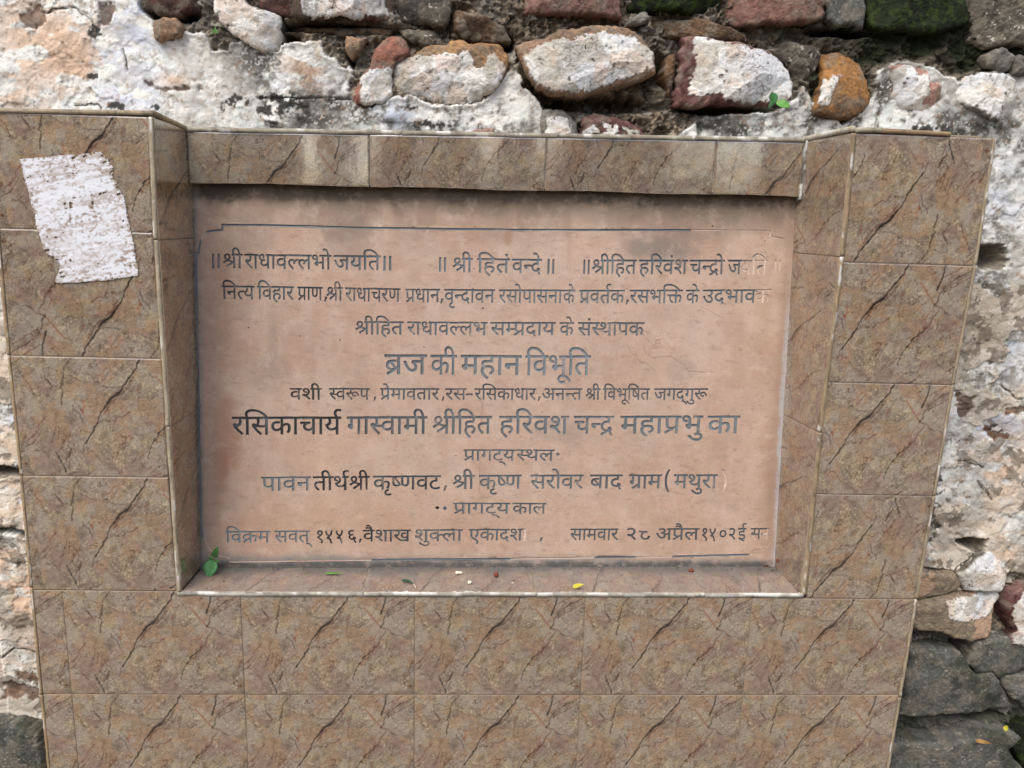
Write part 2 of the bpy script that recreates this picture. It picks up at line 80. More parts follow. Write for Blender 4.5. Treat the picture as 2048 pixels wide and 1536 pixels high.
GLYPHS="""105:405 631 504 631 504 -9 405 -9/185 631 284 631 284 -9 185 -9
284:241 28 182 110 427 255 390 262 339 275 294 290 258 304 218 278 173 250 127 222 73 190 15 273 64 298 103 319 141 341 167 355 132 385 102 423 85 462 80 503 91 556 125 601 159 623 200 637 247 641 310 632 362 603 388 574 403 539 408 500 402 457 384 418 357 384 336 365 370 353 425 339 483 327 528 320 528 542 452 542 452 631 731 631 731 542 627 542 627 -9 528 -9 528 217/177 497 181 475 193 451 215 426 248 404 271 423 292 447 305 473 309 500 304 526 292 543 272 553 244 557 219 553 197 542 182 524
68:-191 606 -208 646 -220 680 -227 713 -229 748 -224 791 -209 829 -184 861 -151 886 -109 900 -61 905 -3 898 44 875 83 837 116 783 145 712 170 631 282 631 282 542 179 542 179 -9 80 -9 80 542 -9 542 -9 631 75 631 50 709 21 771 0 796 -26 811 -57 816 -89 810 -111 794 -125 769 -130 733 -128 702 -120 674 -110 647 -91 606
52:408 43 341 -24 278 31 224 80 175 129 131 175 95 216 68 251 49 279 38 302 33 321 31 340 35 362 48 383 72 397 104 402 130 399 152 389 171 374 183 361 209 378 230 404 243 434 247 468 246 490 242 512 237 531 233 542 -9 542 -9 631 433 631 433 542 332 542 341 512 345 458 339 405 322 361 295 324 259 293 218 268 182 251 222 207 278 153 338 99
66:179 542 179 -9 80 -9 80 542 -9 542 -9 631 282 631 282 542
43:639 542 535 542 535 -9 436 -9 436 135 417 124 380 108 337 97 283 94 233 99 190 113 153 137 124 169 108 207 102 251 104 279 112 306 124 332 134 345 100 363 64 396 41 439 33 493 38 533 52 568 77 599 108 622 145 636 187 641 238 634 281 611 310 576 320 531 309 482 273 431 196 480 212 498 217 507 220 517 221 526 219 538 213 548 202 556 184 559 162 554 143 540 130 518 125 489 129 463 139 443 155 428 175 417 199 410 223 406 253 412 288 414 300 414 313 413 325 412 343 410 334 322 319 324 311 324 304 324 299 324 256 319 225 305 206 284 200 254 206 222 225 200 254 187 292 182 339 187 378 203 411 225 436 249 436 542 374 542 374 631 639 631
57:580 542 476 542 476 -9 378 -9 378 149 362 140 326 124 284 113 233 109 180 114 133 131 93 157 63 193 43 236 37 286 44 341 64 388 98 425 142 452 195 468 255 473 270 473 288 471 308 470 327 468 343 466 364 461 357 370 327 376 305 379 282 381 259 382 206 375 168 357 144 327 136 287 143 246 164 219 196 203 235 197 281 202 320 218 353 241 378 264 378 542 -9 542 -9 631 580 631
210:-9 631 524 631 524 542 -9 542/543 338 515 345 494 347 472 344 449 336 427 320 404 295 383 258 362 197 268 226 285 279 300 310 283 322 260 334 236 341 209 344 177 339 154 324 140 301 135 271 140 236 155 203 181 169 216 133 261 93 322 40 255 -24 193 30 143 77 99 124 65 171 43 221 36 275 42 326 62 367 91 398 127 419 165 431 204 435 248 431 288 420 325 402 354 381 392 409 443 429 500 435 515 434 531 433 546 430 567 423
54:-9 542 -9 631 702 631 702 542 598 542 598 -9 499 -9 499 347 501 347 494 347 472 344 449 336 427 320 404 295 383 258 362 197 268 226 285 279 300 310 282 322 259 334 236 341 209 344 177 339 154 324 140 301 135 271 140 236 155 203 181 169 216 133 261 93 322 40 255 -24 193 30 143 77 99 124 65 171 43 221 36 275 42 326 62 367 91 398 127 419 166 431 204 435 248 431 288 420 325 402 354 381 392 409 442 429 498 435 504 435 499 435 499 542
49:174 641 210 638 243 630 272 615 298 592 315 568 329 536 338 493 341 437 341 330 524 330 524 542 393 542 393 631 726 631 726 542 623 542 623 -9 524 -9 524 241 341 241 341 212 337 182 324 159 305 146 283 142 261 145 239 156 217 171 197 189 180 210 167 233 158 256 155 278 159 298 171 316 193 327 224 330 244 330 244 426 243 467 239 496 233 517 225 532 202 552 169 559 148 556 134 548 126 536 123 521 128 501 143 486 172 475 228 468 218 378 140 392 85 418 58 444 42 479 37 520 41 558 55 589 79 613 123 634
79:179 542 179 -9 80 -9 80 542 -9 542 -9 631 282 631 282 542/83 606 61 683 40 736 20 773 -3 797 -27 810 -56 814 -76 813 -93 810 -109 805 -132 798 -162 888 -109 901 -59 905 -6 898 40 878 79 842 113 788 145 714 177 606
32:662 542 662 -9 563 -9 563 361 435 361 400 362 396 364 417 346 444 307 461 264 467 218 462 173 445 136 420 107 387 87 350 75 310 71 256 79 204 103 155 145 109 207 65 290 19 406 107 437 141 347 173 280 205 228 238 191 272 169 306 162 332 166 352 177 365 196 370 227 363 267 341 305 308 340 262 374 296 450 563 450 563 542 -9 542 -9 631 766 631 766 542
51:604 631 604 542 500 542 500 -9 401 -9 401 164 383 154 346 138 302 127 253 123 195 130 144 151 101 186 67 233 43 288 27 359 89 377 124 397 144 422 151 457 148 482 140 505 129 527 118 542 -9 542 -9 631/141 297 159 263 185 235 217 218 259 212 304 217 342 232 375 254 401 278 401 542 224 542 242 501 249 445 244 403 230 366 206 335 173 310
608:80 542 -9 542 -9 631 66 631 61 641 52 666 46 693 44 723 51 775 73 819 108 856 156 883 212 900 277 905 379 896 472 869 557 827 634 770 703 700 774 606 667 606 595 684 524 741 451 782 375 807 297 815 251 812 213 802 182 787 160 767 147 742 143 712 145 686 152 664 162 645 170 631 282 631 282 542 179 542 179 -9 80 -9
40:490 542 490 -9 391 -9 391 319 291 319 238 318 201 313 176 305 156 292 141 270 135 237 144 192 170 148 215 101 284 40 217 -24 166 21 125 62 89 103 60 147 42 193 36 242 40 277 50 309 67 336 87 358 121 381 161 396 210 405 272 408 391 408 391 542 -9 542 -9 631 593 631 593 542
67:80 542 -9 542 -9 631 66 631 61 641 52 667 46 694 44 724 51 775 71 819 105 856 150 883 204 900 266 905 358 896 443 870 521 827 592 769 655 700 721 606 616 606 551 684 487 742 421 782 353 807 283 815 241 812 207 802 179 787 159 767 147 743 143 714 145 688 152 665 162 645 170 631 282 631 282 542 179 542 179 -9 80 -9
61:309 74 350 90 374 105 389 123 394 148 387 178 369 200 334 215 280 220 239 217 206 208 180 193 155 163 147 123 150 95 158 68 174 39 203 6 246 -34 316 -88 248 -154 161 -80 100 -15 72 30 55 78 49 130 53 168 65 202 85 231 103 248 90 263 74 288 64 318 60 352 63 380 71 404 84 424 100 440 127 456 156 466 190 472 229 474 352 474 352 542 -9 542 -9 631 555 631 555 542 451 542 451 385 230 385 204 384 188 382 178 379 170 374 161 363 158 347 160 331 167 316 177 303 186 294 230 305 284 309 348 304 400 287 440 262 468 229 485 192 490 153 481 97 454 51 410 16 343 -10
6:-194 772 -189 798 -175 819 -154 834 -130 839 -105 834 -84 819 -70 798 -66 772 -70 746 -84 725 -105 710 -130 705 -154 710 -175 725 -189 746
202:-9 631 382 631 382 542 -9 542/213 289 213 243 209 216 197 196 177 183 153 179 125 185 97 202 70 226 48 255 33 287 28 318 32 342 44 362 66 374 97 378 394 378 394 289
42:410 -70 385 -28 365 7 348 40 337 63 331 62 317 61 302 59 287 59 244 62 200 70 158 84 119 105 86 134 59 171 43 217 37 272 41 315 53 351 72 382 96 408 135 434 181 452 233 462 290 465 286 465 286 542 -9 542 -9 631 543 631 543 542 385 542 385 376 327 376 275 374 235 369 204 360 178 347 160 332 147 313 138 290 135 262 144 217 172 181 200 164 239 153 287 149 293 149 299 149 305 149 301 149 299 158 297 176 303 210 321 233 346 245 373 249 414 242 445 222 464 193 470 162 466 131 454 107 435 90 422 82 431 66 446 41 465 14 493 -27
75:-176 606 -198 683 -219 736 -239 773 -262 797 -286 810 -315 814 -335 813 -352 810 -368 805 -391 798 -421 888 -368 901 -318 905 -265 898 -219 878 -180 842 -146 788 -114 714 -82 606
606:80 542 -9 542 -9 631 68 631 61 644 52 672 46 701 44 731 50 780 69 822 100 857 141 884 191 900 249 905 330 897 404 872 470 830 528 773 581 703 636 606 535 606 491 674 449 726 405 766 360 794 312 810 262 816 211 809 174 789 151 759 143 719 145 693 152 669 161 647 170 631 282 631 282 542 179 542 179 -9 80 -9
58:122 180 87 185 58 199 38 223 31 255 36 284 52 306 76 319 104 323 124 321 145 315 168 303 192 286 231 306 266 340 288 386 296 443 289 490 269 526 238 549 199 557 175 554 159 546 150 533 147 516 149 503 155 488 167 474 189 462 222 453 281 448 260 360 194 369 145 386 107 411 79 442 62 478 57 517 66 567 95 607 125 626 161 637 204 641 252 635 296 618 335 590 366 551 386 501 393 440 384 371 357 308 315 254 268 220 305 186 348 140 387 93 427 41 348 -13 294 59 251 112 211 153 176 185 152 181/600 542 600 -9 501 -9 501 542 412 542 412 631 704 631 704 542
30:658 542 554 542 554 -9 456 -9 456 149 441 141 406 125 365 113 317 109 267 114 223 129 185 154 155 188 138 228 132 275 135 305 145 333 160 358 167 363 29 360 29 450 331 450 349 450 367 449 382 449 399 449 390 361 351 361 300 355 262 338 238 311 230 274 237 240 256 217 284 202 317 197 361 202 398 217 430 240 456 264 456 542 -9 542 -9 631 658 631
271:29 8 193 80 167 85 126 105 90 133 62 169 43 216 37 272 41 315 53 351 72 382 96 408 135 434 181 452 233 462 290 465 286 465 286 542 -9 542 -9 631 543 631 543 542 385 542 385 376 327 376 275 374 235 369 204 360 178 347 160 332 147 313 138 290 135 262 144 217 172 181 200 164 239 153 287 149 293 149 299 149 305 149 301 149 299 158 297 176 303 210 321 233 346 245 373 249 414 242 445 222 464 193 470 162 466 131 454 107 435 90 422 82 431 66 446 41 465 14 493 -27 410 -70 385 -28 365 7 348 40 338 61 79 -78
44:-9 631 578 631 578 542 475 542 475 -9 376 -9 376 289 213 289 213 243 209 216 197 196 177 183 153 179 125 185 97 202 70 226 48 255 33 287 28 318 32 342 44 362 66 374 97 378 376 378 376 542 -9 542
198:-9 631 372 631 372 542 -9 542/36 242 40 277 50 309 67 336 87 358 121 381 161 396 210 405 272 408 389 408 389 319 291 319 238 318 201 313 176 305 156 292 141 270 135 237 144 192 170 148 215 101 284 40 217 -24 166 21 125 62 89 103 60 147 42 193
274:32 56 194 151 162 160 122 187 98 219 82 255 73 300 70 358 70 542 -9 542 -9 631 592 631 592 542 488 542 488 -9 389 -9 389 176 90 -25/389 542 169 542 169 369 170 333 172 305 176 285 181 269 188 257 196 247 222 231 262 226 298 231 333 244 365 264 389 284
39:643 542 643 -9 544 -9 544 542 429 542 429 321 427 281 420 247 409 218 392 192 366 169 334 151 296 140 251 137 192 144 144 165 107 199 91 227 79 261 72 302 70 352 70 542 -9 542 -9 631 746 631 746 542/249 226 278 229 299 239 314 254 322 270 327 290 329 316 330 353 330 542 169 542 169 353 170 319 173 293 178 273 186 256 196 243 210 234 227 228
799:35 -138 52 -66 66 -1 78 62 87 125 197 125 209 106 192 47 170 -14 146 -75 119 -138
71:38 -238 3 -254 -29 -266 -66 -274 -106 -277 -154 -272 -196 -259 -230 -235 -255 -204 -270 -168 -275 -126 -263 -70 -228 -22 -191 3 -145 19 -81 28 -72 -55 -129 -67 -160 -84 -177 -106 -183 -132 -177 -157 -162 -174 -138 -184 -111 -188 -82 -186 -58 -181 -33 -171 7 -152
60:596 542 596 -9 497 -9 497 254 479 250 449 245 417 243 380 242 336 244 290 250 246 258 213 267 195 257 181 250 218 206 270 152 326 99 393 43 326 -24 265 31 214 81 167 129 126 175 92 216 66 251 47 279 37 302 32 321 31 341 35 362 48 383 72 397 104 402 130 399 152 389 171 374 181 364 191 376 201 401 206 429 208 458 207 486 204 510 199 531 195 542 -9 542 -9 631 700 631 700 542/369 331 406 332 439 335 471 340 497 346 497 542 294 542 296 535 302 513 306 487 307 458 305 418 297 382 285 352 277 340 316 334
46:488 542 488 -9 389 -9 389 175 372 165 338 150 299 140 254 137 214 140 178 151 147 167 121 188 98 219 82 255 73 300 70 358 70 542 -9 542 -9 631 592 631 592 542/389 542 169 542 169 369 170 333 172 305 176 285 181 269 188 257 196 247 223 231 263 226 300 231 334 244 365 264 389 284
25:786 542 461 542 461 367 482 385 523 402 569 408 612 403 649 388 682 364 706 330 720 288 725 239 721 190 710 138 689 86 654 27 566 77 594 119 612 157 623 197 627 237 622 275 609 301 589 316 562 321 529 314 495 291 461 254 461 -9 362 -9 362 156 349 147 315 128 274 114 226 109 178 114 134 129 94 154 63 190 43 235 37 290 43 342 63 387 95 424 137 451 187 468 244 473 269 472 297 469 322 466 349 461 341 370 313 376 291 379 269 381 249 382 200 376 165 358 143 330 136 292 143 249 164 220 193 203 228 197 267 202 302 217 334 239 362 264 362 542 -9 542 -9 631 786 631
181:-195 606 -217 647 -234 685 -245 724 -249 762 -244 805 -228 842 -201 870 -148 896 -85 905 -53 903 -24 898 2 890 32 877 4 794 -22 806 -40 812 -58 817 -78 818 -110 813 -132 798 -146 776 -151 747 -148 716 -138 686 -122 654 -92 606
612:80 542 -9 542 -9 631 66 631 61 641 52 666 46 693 44 724 52 777 78 822 121 858 178 884 246 900 327 905 422 901 510 889 593 869 707 825 808 768 897 699 984 607 871 606 791 670 711 722 626 762 538 791 447 809 352 815 275 810 216 797 175 775 151 746 143 707 145 685 152 663 161 644 170 631 282 631 282 542 179 542 179 -9 80 -9
494:312 -24 262 21 220 62 185 103 156 146 138 192 132 242 135 271 145 297 160 319 164 321 29 318 29 408 458 408 458 542 -9 542 -9 631 882 631 882 542 557 542 557 367 569 378 598 394 630 405 666 408 708 403 746 388 778 364 803 330 817 288 822 239 818 190 806 138 786 86 751 27 662 77 691 119 708 157 719 197 723 237 718 275 705 301 685 316 658 321 625 313 591 291 557 254 557 -9 458 -9 458 319 366 319 323 318 293 313 270 305 251 293 236 271 231 237 240 192 266 148 310 101 379 40
13:-9 631 572 631 572 542 469 542 486 513 494 464 485 406 457 358 419 327 447 299 478 258 501 209 508 152 502 104 484 63 456 31 419 9 376 -5 328 -9 270 -1 215 23 163 64 113 125 66 206 17 318 105 349 138 268 169 205 204 153 240 115 279 91 320 83 355 87 382 100 399 122 405 160 400 197 384 231 358 263 326 291 299 287 256 284 249 372 303 377 338 385 363 397 381 414 391 436 395 463 392 489 381 511 366 529 348 542 -9 542
207:216 330 437 330 437 241 216 241 216 212 212 182 199 159 180 146 159 142 137 145 115 156 93 171 73 189 56 210 42 233 33 256 30 278 34 298 47 316 69 327 100 330 117 330 117 542 -9 542 -9 631 373 631 373 542 216 542
215:369 331 398 332 424 333 449 337 486 342 496 253 462 247 436 244 409 243 380 242 336 244 290 250 246 258 213 267 195 257 181 250 218 206 270 152 326 99 393 43 326 -24 265 31 214 81 167 129 126 175 92 216 66 251 47 279 37 302 32 321 31 341 35 362 48 383 72 397 104 402 130 399 152 389 171 374 181 364 191 376 201 401 206 429 208 458 207 486 204 510 199 531 195 542 -9 542 -9 631 412 631 412 542 294 542 296 535 302 513 306 487 307 458 305 418 297 382 285 352 277 340 316 334
41:562 542 562 -9 463 -9 463 165 444 154 406 138 361 127 308 123 252 129 202 145 158 173 121 212 93 261 72 328 137 346 180 364 210 384 237 421 246 467 240 508 225 536 201 553 171 559 151 556 136 549 126 537 123 521 131 497 154 480 205 468 195 380 125 397 78 423 55 449 41 481 37 519 41 556 55 586 77 611 120 634 172 641 214 636 254 623 291 599 320 566 339 522 345 469 340 421 326 379 303 343 253 300 196 271 213 249 239 228 271 216 314 212 360 217 399 231 433 253 463 279 463 542 381 542 381 631 665 631 665 542
276:44 44 184 122 137 134 84 169 58 202 42 241 37 286 44 341 65 388 101 425 147 452 202 468 265 473 281 473 300 471 320 470 340 468 357 466 379 461 371 374 340 380 317 383 292 385 268 386 249 385 247 385 366 237 378 246 392 260 392 542 -9 542 -9 631 594 631 594 542 491 542 491 -9 392 -9 392 152 394 153 383 147 102 -36/136 287 140 258 150 234 166 217 200 199 242 193 259 194 275 196 290 199 293 200 167 357 153 343 140 318
50:518 542 518 -9 419 -9 419 241 216 241 216 212 212 182 199 159 180 146 159 142 137 145 115 156 93 171 73 189 56 210 42 233 33 256 30 278 34 298 47 316 69 327 100 330 117 330 117 542 -9 542 -9 631 621 631 621 542/419 542 216 542 216 330 419 330
70:-51 -250 -86 -263 -115 -270 -144 -275 -173 -277 -221 -272 -263 -259 -297 -235 -322 -204 -337 -168 -342 -126 -337 -87 -320 -53 -293 -22 -257 1 -213 15 -162 20 -90 13 -27 -9 27 -42 74 -84 116 -132 158 -192 81 -240 22 -161 -33 -108 -70 -85 -111 -71 -156 -66 -198 -71 -227 -84 -244 -103 -250 -128 -244 -156 -229 -173 -205 -183 -178 -187 -154 -186 -132 -182 -112 -175 -83 -163
418:497 150 440 160 392 191 368 222 354 258 350 295 338 303 322 309 303 314 287 316 266 297 237 278 205 261 182 251 222 207 278 153 338 99 408 43 341 -24 278 31 224 80 175 129 131 175 95 216 68 251 49 279 38 302 33 321 31 340 35 362 48 383 72 397 104 402 130 399 152 389 171 374 183 361 209 378 230 404 243 434 247 468 246 490 242 512 237 531 233 542 -9 542 -9 631 810 631 810 542 332 542 341 512 345 458 342 421 336 396 355 391 375 384 393 405 424 427 463 441 510 446 570 439 622 417 667 384 707 341 742 291 776 228 698 186 648 268 605 320 561 350 512 360 478 355 455 341 443 321 438 298 443 270 456 253 476 243 500 239 514 240 528 241 542 245 566 254 597 169 563 158 539 153 518 151
800:40 347 300 347 300 247 40 247
610:80 542 -9 542 -9 631 66 631 61 641 52 666 46 693 44 724 52 776 76 821 115 857 167 884 229 900 302 905 423 896 533 869 632 826 721 769 800 700 879 607 768 606 699 671 630 723 558 763 483 792 405 809 325 815 270 812 224 802 188 787 163 767 148 741 143 710 145 685 152 664 161 645 170 631 282 631 282 542 179 542 179 -9 80 -9
9:479 218 474 173 457 136 430 107 376 80 312 71 254 78 201 101 153 137 107 191 64 262 17 361 105 393 153 292 200 220 233 188 268 168 305 162 337 166 361 178 377 197 382 227 377 259 363 288 341 315 315 337 291 334 252 331 245 419 311 427 346 442 365 465 371 494 366 521 351 539 329 549 302 553 268 551 238 543 207 532 166 513 135 599 172 616 208 629 250 638 298 641 348 637 390 623 424 600 448 569 463 534 468 495 460 444 436 401 405 375 409 371 416 364 450 360 486 359 516 360 542 362 567 366 585 370 585 542 512 542 512 631 788 631 788 542 684 542 684 -9 585 -9 585 279 572 276 548 273 524 271 498 270 478 271 468 272 475 253
59:602 631 602 542 498 542 498 -9 399 -9 399 176 380 167 344 151 302 141 254 137 214 140 178 151 147 167 121 188 98 219 82 255 73 300 70 358 70 542 -9 542 -9 631/399 542 223 542 402 306/195 247 222 231 262 226 286 228 310 234 334 242 346 248 165 488 168 369 169 333 171 305 175 285 180 269 187 257
27:217 542 217 233 214 208 203 187 184 173 160 169 130 175 101 192 74 216 52 245 37 277 32 308 36 332 48 352 70 364 101 368 118 368 118 542 -9 542 -9 631 587 631 587 542 483 542 483 -9 384 -9 384 542
81:-189 -37 -156 -31 -131 -30 -65 -37 -9 -56 41 -87 84 -127 123 -172 164 -229 92 -281 37 -205 -12 -158 -64 -131 -126 -122 -136 -122 -146 -123 -156 -125 -174 -129
69:-260 -6 -195 14 -136 20 -88 16 -47 2 -13 -21 11 -51 26 -87 31 -129 26 -170 9 -206 -19 -236 -56 -259 -102 -273 -157 -277 -220 -272 -278 -256 -329 -230 -399 -175 -469 -99 -393 -45 -349 -95 -314 -129 -279 -155 -242 -173 -202 -183 -157 -187 -120 -184 -93 -176 -75 -163 -64 -145 -60 -122 -65 -97 -81 -80 -104 -70 -131 -66 -156 -67 -177 -71 -198 -78 -227 -91
35:528 542 380 542 380 340 316 340 273 338 238 332 210 323 186 311 158 284 141 252 135 215 140 174 156 141 179 115 209 97 244 87 283 83 332 86 372 95 410 110 460 133 493 42 440 20 391 5 339 -6 286 -9 219 -2 159 18 108 51 69 96 45 153 37 220 46 283 73 335 114 376 166 405 225 423 279 428 281 542 -9 542 -9 631 528 631
214:417 291 458 214 410 183 367 159 316 143 254 137 214 140 178 151 147 167 121 188 98 219 82 255 73 300 70 358 70 542 -9 542 -9 631 400 631 400 542 223 542/262 226 286 228 310 234 334 242 346 248 165 488 168 369 169 333 171 305 175 285 180 269 187 257 195 247 222 231
48:594 542 491 542 491 -9 392 -9 392 149 375 140 338 124 294 113 241 109 186 114 137 131 95 157 63 193 44 236 37 286 44 341 65 388 101 425 147 452 202 468 265 473 281 473 300 471 320 470 340 468 357 466 379 461 371 374 340 380 317 383 292 385 268 386 249 385 247 385 366 237 378 246 392 260 392 542 -9 542 -9 631 594 631/136 287 140 258 150 234 166 217 200 199 242 193 259 194 275 196 290 199 293 200 167 357 153 343 140 318
256:170 -36 112 46 384 210 384 542 217 542 217 233 214 208 203 187 184 173 160 169 130 175 101 192 74 216 52 245 37 277 32 308 36 332 48 352 70 364 101 368 118 368 118 542 -9 542 -9 631 587 631 587 542 483 542 483 -9 384 -9 384 105
795:208 -174 160 -98 122 -19 94 66 68 200 59 337 68 475 94 606 122 689 159 766 208 841 309 841 242 717 198 597 171 469 162 336 171 205 198 76 242 -47 310 -174
796:45 -174 112 -50 155 71 182 199 191 330 182 462 156 591 112 714 44 841 146 841 194 765 232 686 260 600 286 466 295 329 286 192 260 61 232 -22 194 -99 146 -174
254:33 56 154 125 120 138 76 173 54 206 41 245 37 290 43 342 63 387 95 424 137 451 187 468 244 473 269 472 297 469 322 466 349 461 341 370 313 376 291 379 269 381 249 382 200 376 165 358 143 330 136 292 143 249 164 220 193 203 228 197 267 202 302 217 334 239 362 264 362 542 -9 542 -9 631 786 631 786 542 461 542 461 368 473 378 502 394 534 405 569 408 612 403 649 388 682 364 706 330 720 288 725 239 721 190 710 138 689 86 654 27 566 77 594 119 612 157 623 197 627 237 622 275 609 301 589 316 562 321 538 317 512 304 486 282 461 255 461 -9 362 -9 362 155 368 159 358 153 347 145 336 138 91 -24
107:275 641 321 637 361 623 394 601 419 571 433 537 438 499 433 459 420 420 395 381 359 340 310 297 256 256 368 167 403 135 426 103 438 70 442 34 439 2 429 -27 413 -55 388 -92 308 -32 326 -10 334 4 339 18 341 34 339 51 334 65 323 79 304 96 118 250 124 281 192 327 245 367 286 402 326 452 339 498 334 522 322 539 302 549 276 553 251 550 233 541 223 528 219 510 222 493 232 478 251 464 295 448 233 375 183 402 151 433 131 471 125 517 129 546 141 575 161 601 190 623 228 636
111:-5 604 89 617 112 456 18 443/11 463 92 512 161 397 80 348/70 357 113 442 230 383 187 298/169 302 169 398 281 398 281 302/301 638 395 623 369 452 275 467/292 520 377 477 298 320 213 363/245 408 314 343 200 222 131 287/167 320 226 246 123 165 64 239/191 180 148 154 100 162 68 200 67 249 99 287 147 296 190 271 207 225/84 170 94 264 236 250 226 156/160 193 235 250 325 132 250 75/223 126 314 154 387 -76 296 -104
112:466 -79 446 -43 429 -12 413 20 397 52 385 80 378 97 372 96 360 96 347 95 335 95 272 101 219 119 178 147 147 184 129 226 123 272 126 301 135 330 151 357 166 372 142 390 116 421 99 458 94 501 100 543 119 578 150 606 190 626 236 637 288 641 316 640 346 638 374 635 401 629 393 541 364 547 343 551 320 553 292 554 255 551 227 543 208 531 197 514 193 492 197 468 210 449 230 434 255 423 290 430 333 432 347 432 362 431 375 430 394 426 385 340 366 342 354 343 340 343 324 343 281 338 248 324 228 300 221 266 229 230 252 204 288 189 333 183 338 183 344 183 350 183 346 183 346 183 344 193 343 203 343 211 349 244 367 267 391 279 418 283 459 276 490 256 509 227 515 196 511 166 498 142 478 124 463 116 476 89 498 49 523 8 556 -39
76:-184 606 -212 644 -234 667 -255 681 -275 689 -296 693 -320 694 -339 693 -359 688 -379 682 -407 670 -440 756 -407 769 -382 776 -355 780 -326 782 -281 776 -241 759 -207 732 -184 703 -195 698 -211 736 -229 769 -248 792 -267 807 -289 815 -316 818 -337 817 -354 814 -369 810 -392 801 -421 888 -368 901 -318 905 -265 898 -219 878 -180 842 -146 788 -114 714 -82 606
26:738 542 738 -9 639 -9 639 31 615 20 574 8 531 0 488 -2 416 4 345 22 277 53 210 97 144 157 78 233 55 266 41 293 33 316 31 338 35 361 48 382 72 397 104 402 130 399 152 389 171 374 181 364 191 376 201 401 206 429 208 458 207 483 205 506 200 528 195 542 -9 542 -9 631 842 631 842 542/534 241 565 244 594 255 620 270 639 284 639 542 293 542 303 511 307 458 303 406 291 360 270 323 227 278 180 251 244 186 318 132 371 108 428 93 490 88 531 90 570 98 607 111 639 127 639 183 626 177 596 165 560 158 521 155 474 160 432 175 397 200 370 233 353 273 347 319 353 366 370 407 398 439 436 463 480 477 531 482 551 481 576 479 600 476 626 470 618 383 592 389 575 392 557 394 540 395 500 390 470 375 452 351 446 316 452 282 470 260 498 246
183:627 542 461 542 461 350 471 356 498 367 530 375 567 377 640 377 640 288 580 288 540 286 511 278 486 266 461 248 461 -9 362 -9 362 156 349 147 315 128 274 114 226 109 178 114 134 129 94 154 63 190 43 235 37 290 43 342 63 387 95 424 137 451 187 468 244 473 269 472 297 469 322 466 349 461 341 370 313 376 291 379 269 381 249 382 200 376 165 358 143 330 136 292 143 249 164 220 193 203 228 197 267 202 302 217 334 239 362 264 362 542 -9 542 -9 631 627 631
19:577 542 483 542 483 380 481 333 475 297 465 267 448 240 416 211 375 192 316 182 296 273 325 279 341 284 354 290 363 298 373 310 379 324 383 346 384 380 384 542 169 542 169 353 170 312 172 279 176 254 184 234 195 218 212 202 234 186 265 168 375 106 429 70 467 35 488 -5 495 -53 491 -94 478 -132 461 -165 442 -196 355 -145 372 -117 383 -96 391 -75 394 -55 392 -39 387 -26 377 -13 358 3 328 23 285 48 198 98 162 122 130 147 105 175 87 209 74 255 70 316 70 542 -9 542 -9 631 577 631
108:489 31 411 -25 344 71 287 144 236 199 214 196 187 195 152 200 122 214 102 238 95 270 100 299 116 321 140 334 168 338 189 336 209 329 232 317 256 301 290 319 322 351 344 392 351 442 348 476 338 503 321 524 287 545 243 552 210 550 180 544 149 534 105 514 73 600 119 620 161 632 203 639 247 641 301 636 350 619 392 591 425 552 445 502 452 440 443 371 416 311 374 262 330 232 367 192 412 139 452 85
114:-21 433 12 522 156 467 123 378/97 383 101 478 273 472 269 377/238 374 221 468 342 491 359 397/218 469 283 400 157 281 92 350/99 362 191 338 151 183 59 207/58 219 148 250 202 96 112 65/110 67 153 152 300 78 257 -7/252 -6 227 85 378 126 403 35/405 37 318 75 390 238 477 200
106:275 112 218 119 167 139 125 171 93 213 73 264 66 321 73 379 93 429 124 471 167 502 217 522 274 529 332 522 383 502 426 470 458 428 478 377 485 319 478 262 458 212 426 170 384 138 333 118/273 201 318 210 353 235 377 274 385 322 377 370 355 408 321 432 277 440 233 431 198 406 174 367 166 318 174 270 196 233 230 209
12:271 213 243 211 215 206 188 198 160 187 112 221 75 257 49 301 41 352 44 380 52 404 65 424 82 440 108 456 139 466 176 472 221 474 305 474 305 542 -9 542 -9 631 514 631 514 542 404 542 404 385 211 385 185 384 169 382 159 379 151 374 142 363 139 347 142 328 151 312 165 297 176 287 221 299 275 303 323 299 366 286 404 264 433 234 450 197 456 154 451 111 436 75 412 45 378 22 338 5 309 2 322 1 352 -11 384 -21 428 -34 386 -122 322 -91 269 -63 218 -35 173 -8 121 -2 78 10 49 32 39 64 43 88 55 108 75 121 101 125 124 122 146 114 171 99 197 79 208 77 219 77 279 82 323 97 342 111 353 129 357 153 352 178 336 197 309 209/288 606 266 647 249 685 238 724 234 762 239 805 255 842 282 870 335 896 398 905 430 903 459 898 485 890 515 877 487 794 461 806 443 812 425 817 405 818 373 813 351 798 337 776 332 747 335 716 345 686 361 654 391 606"""
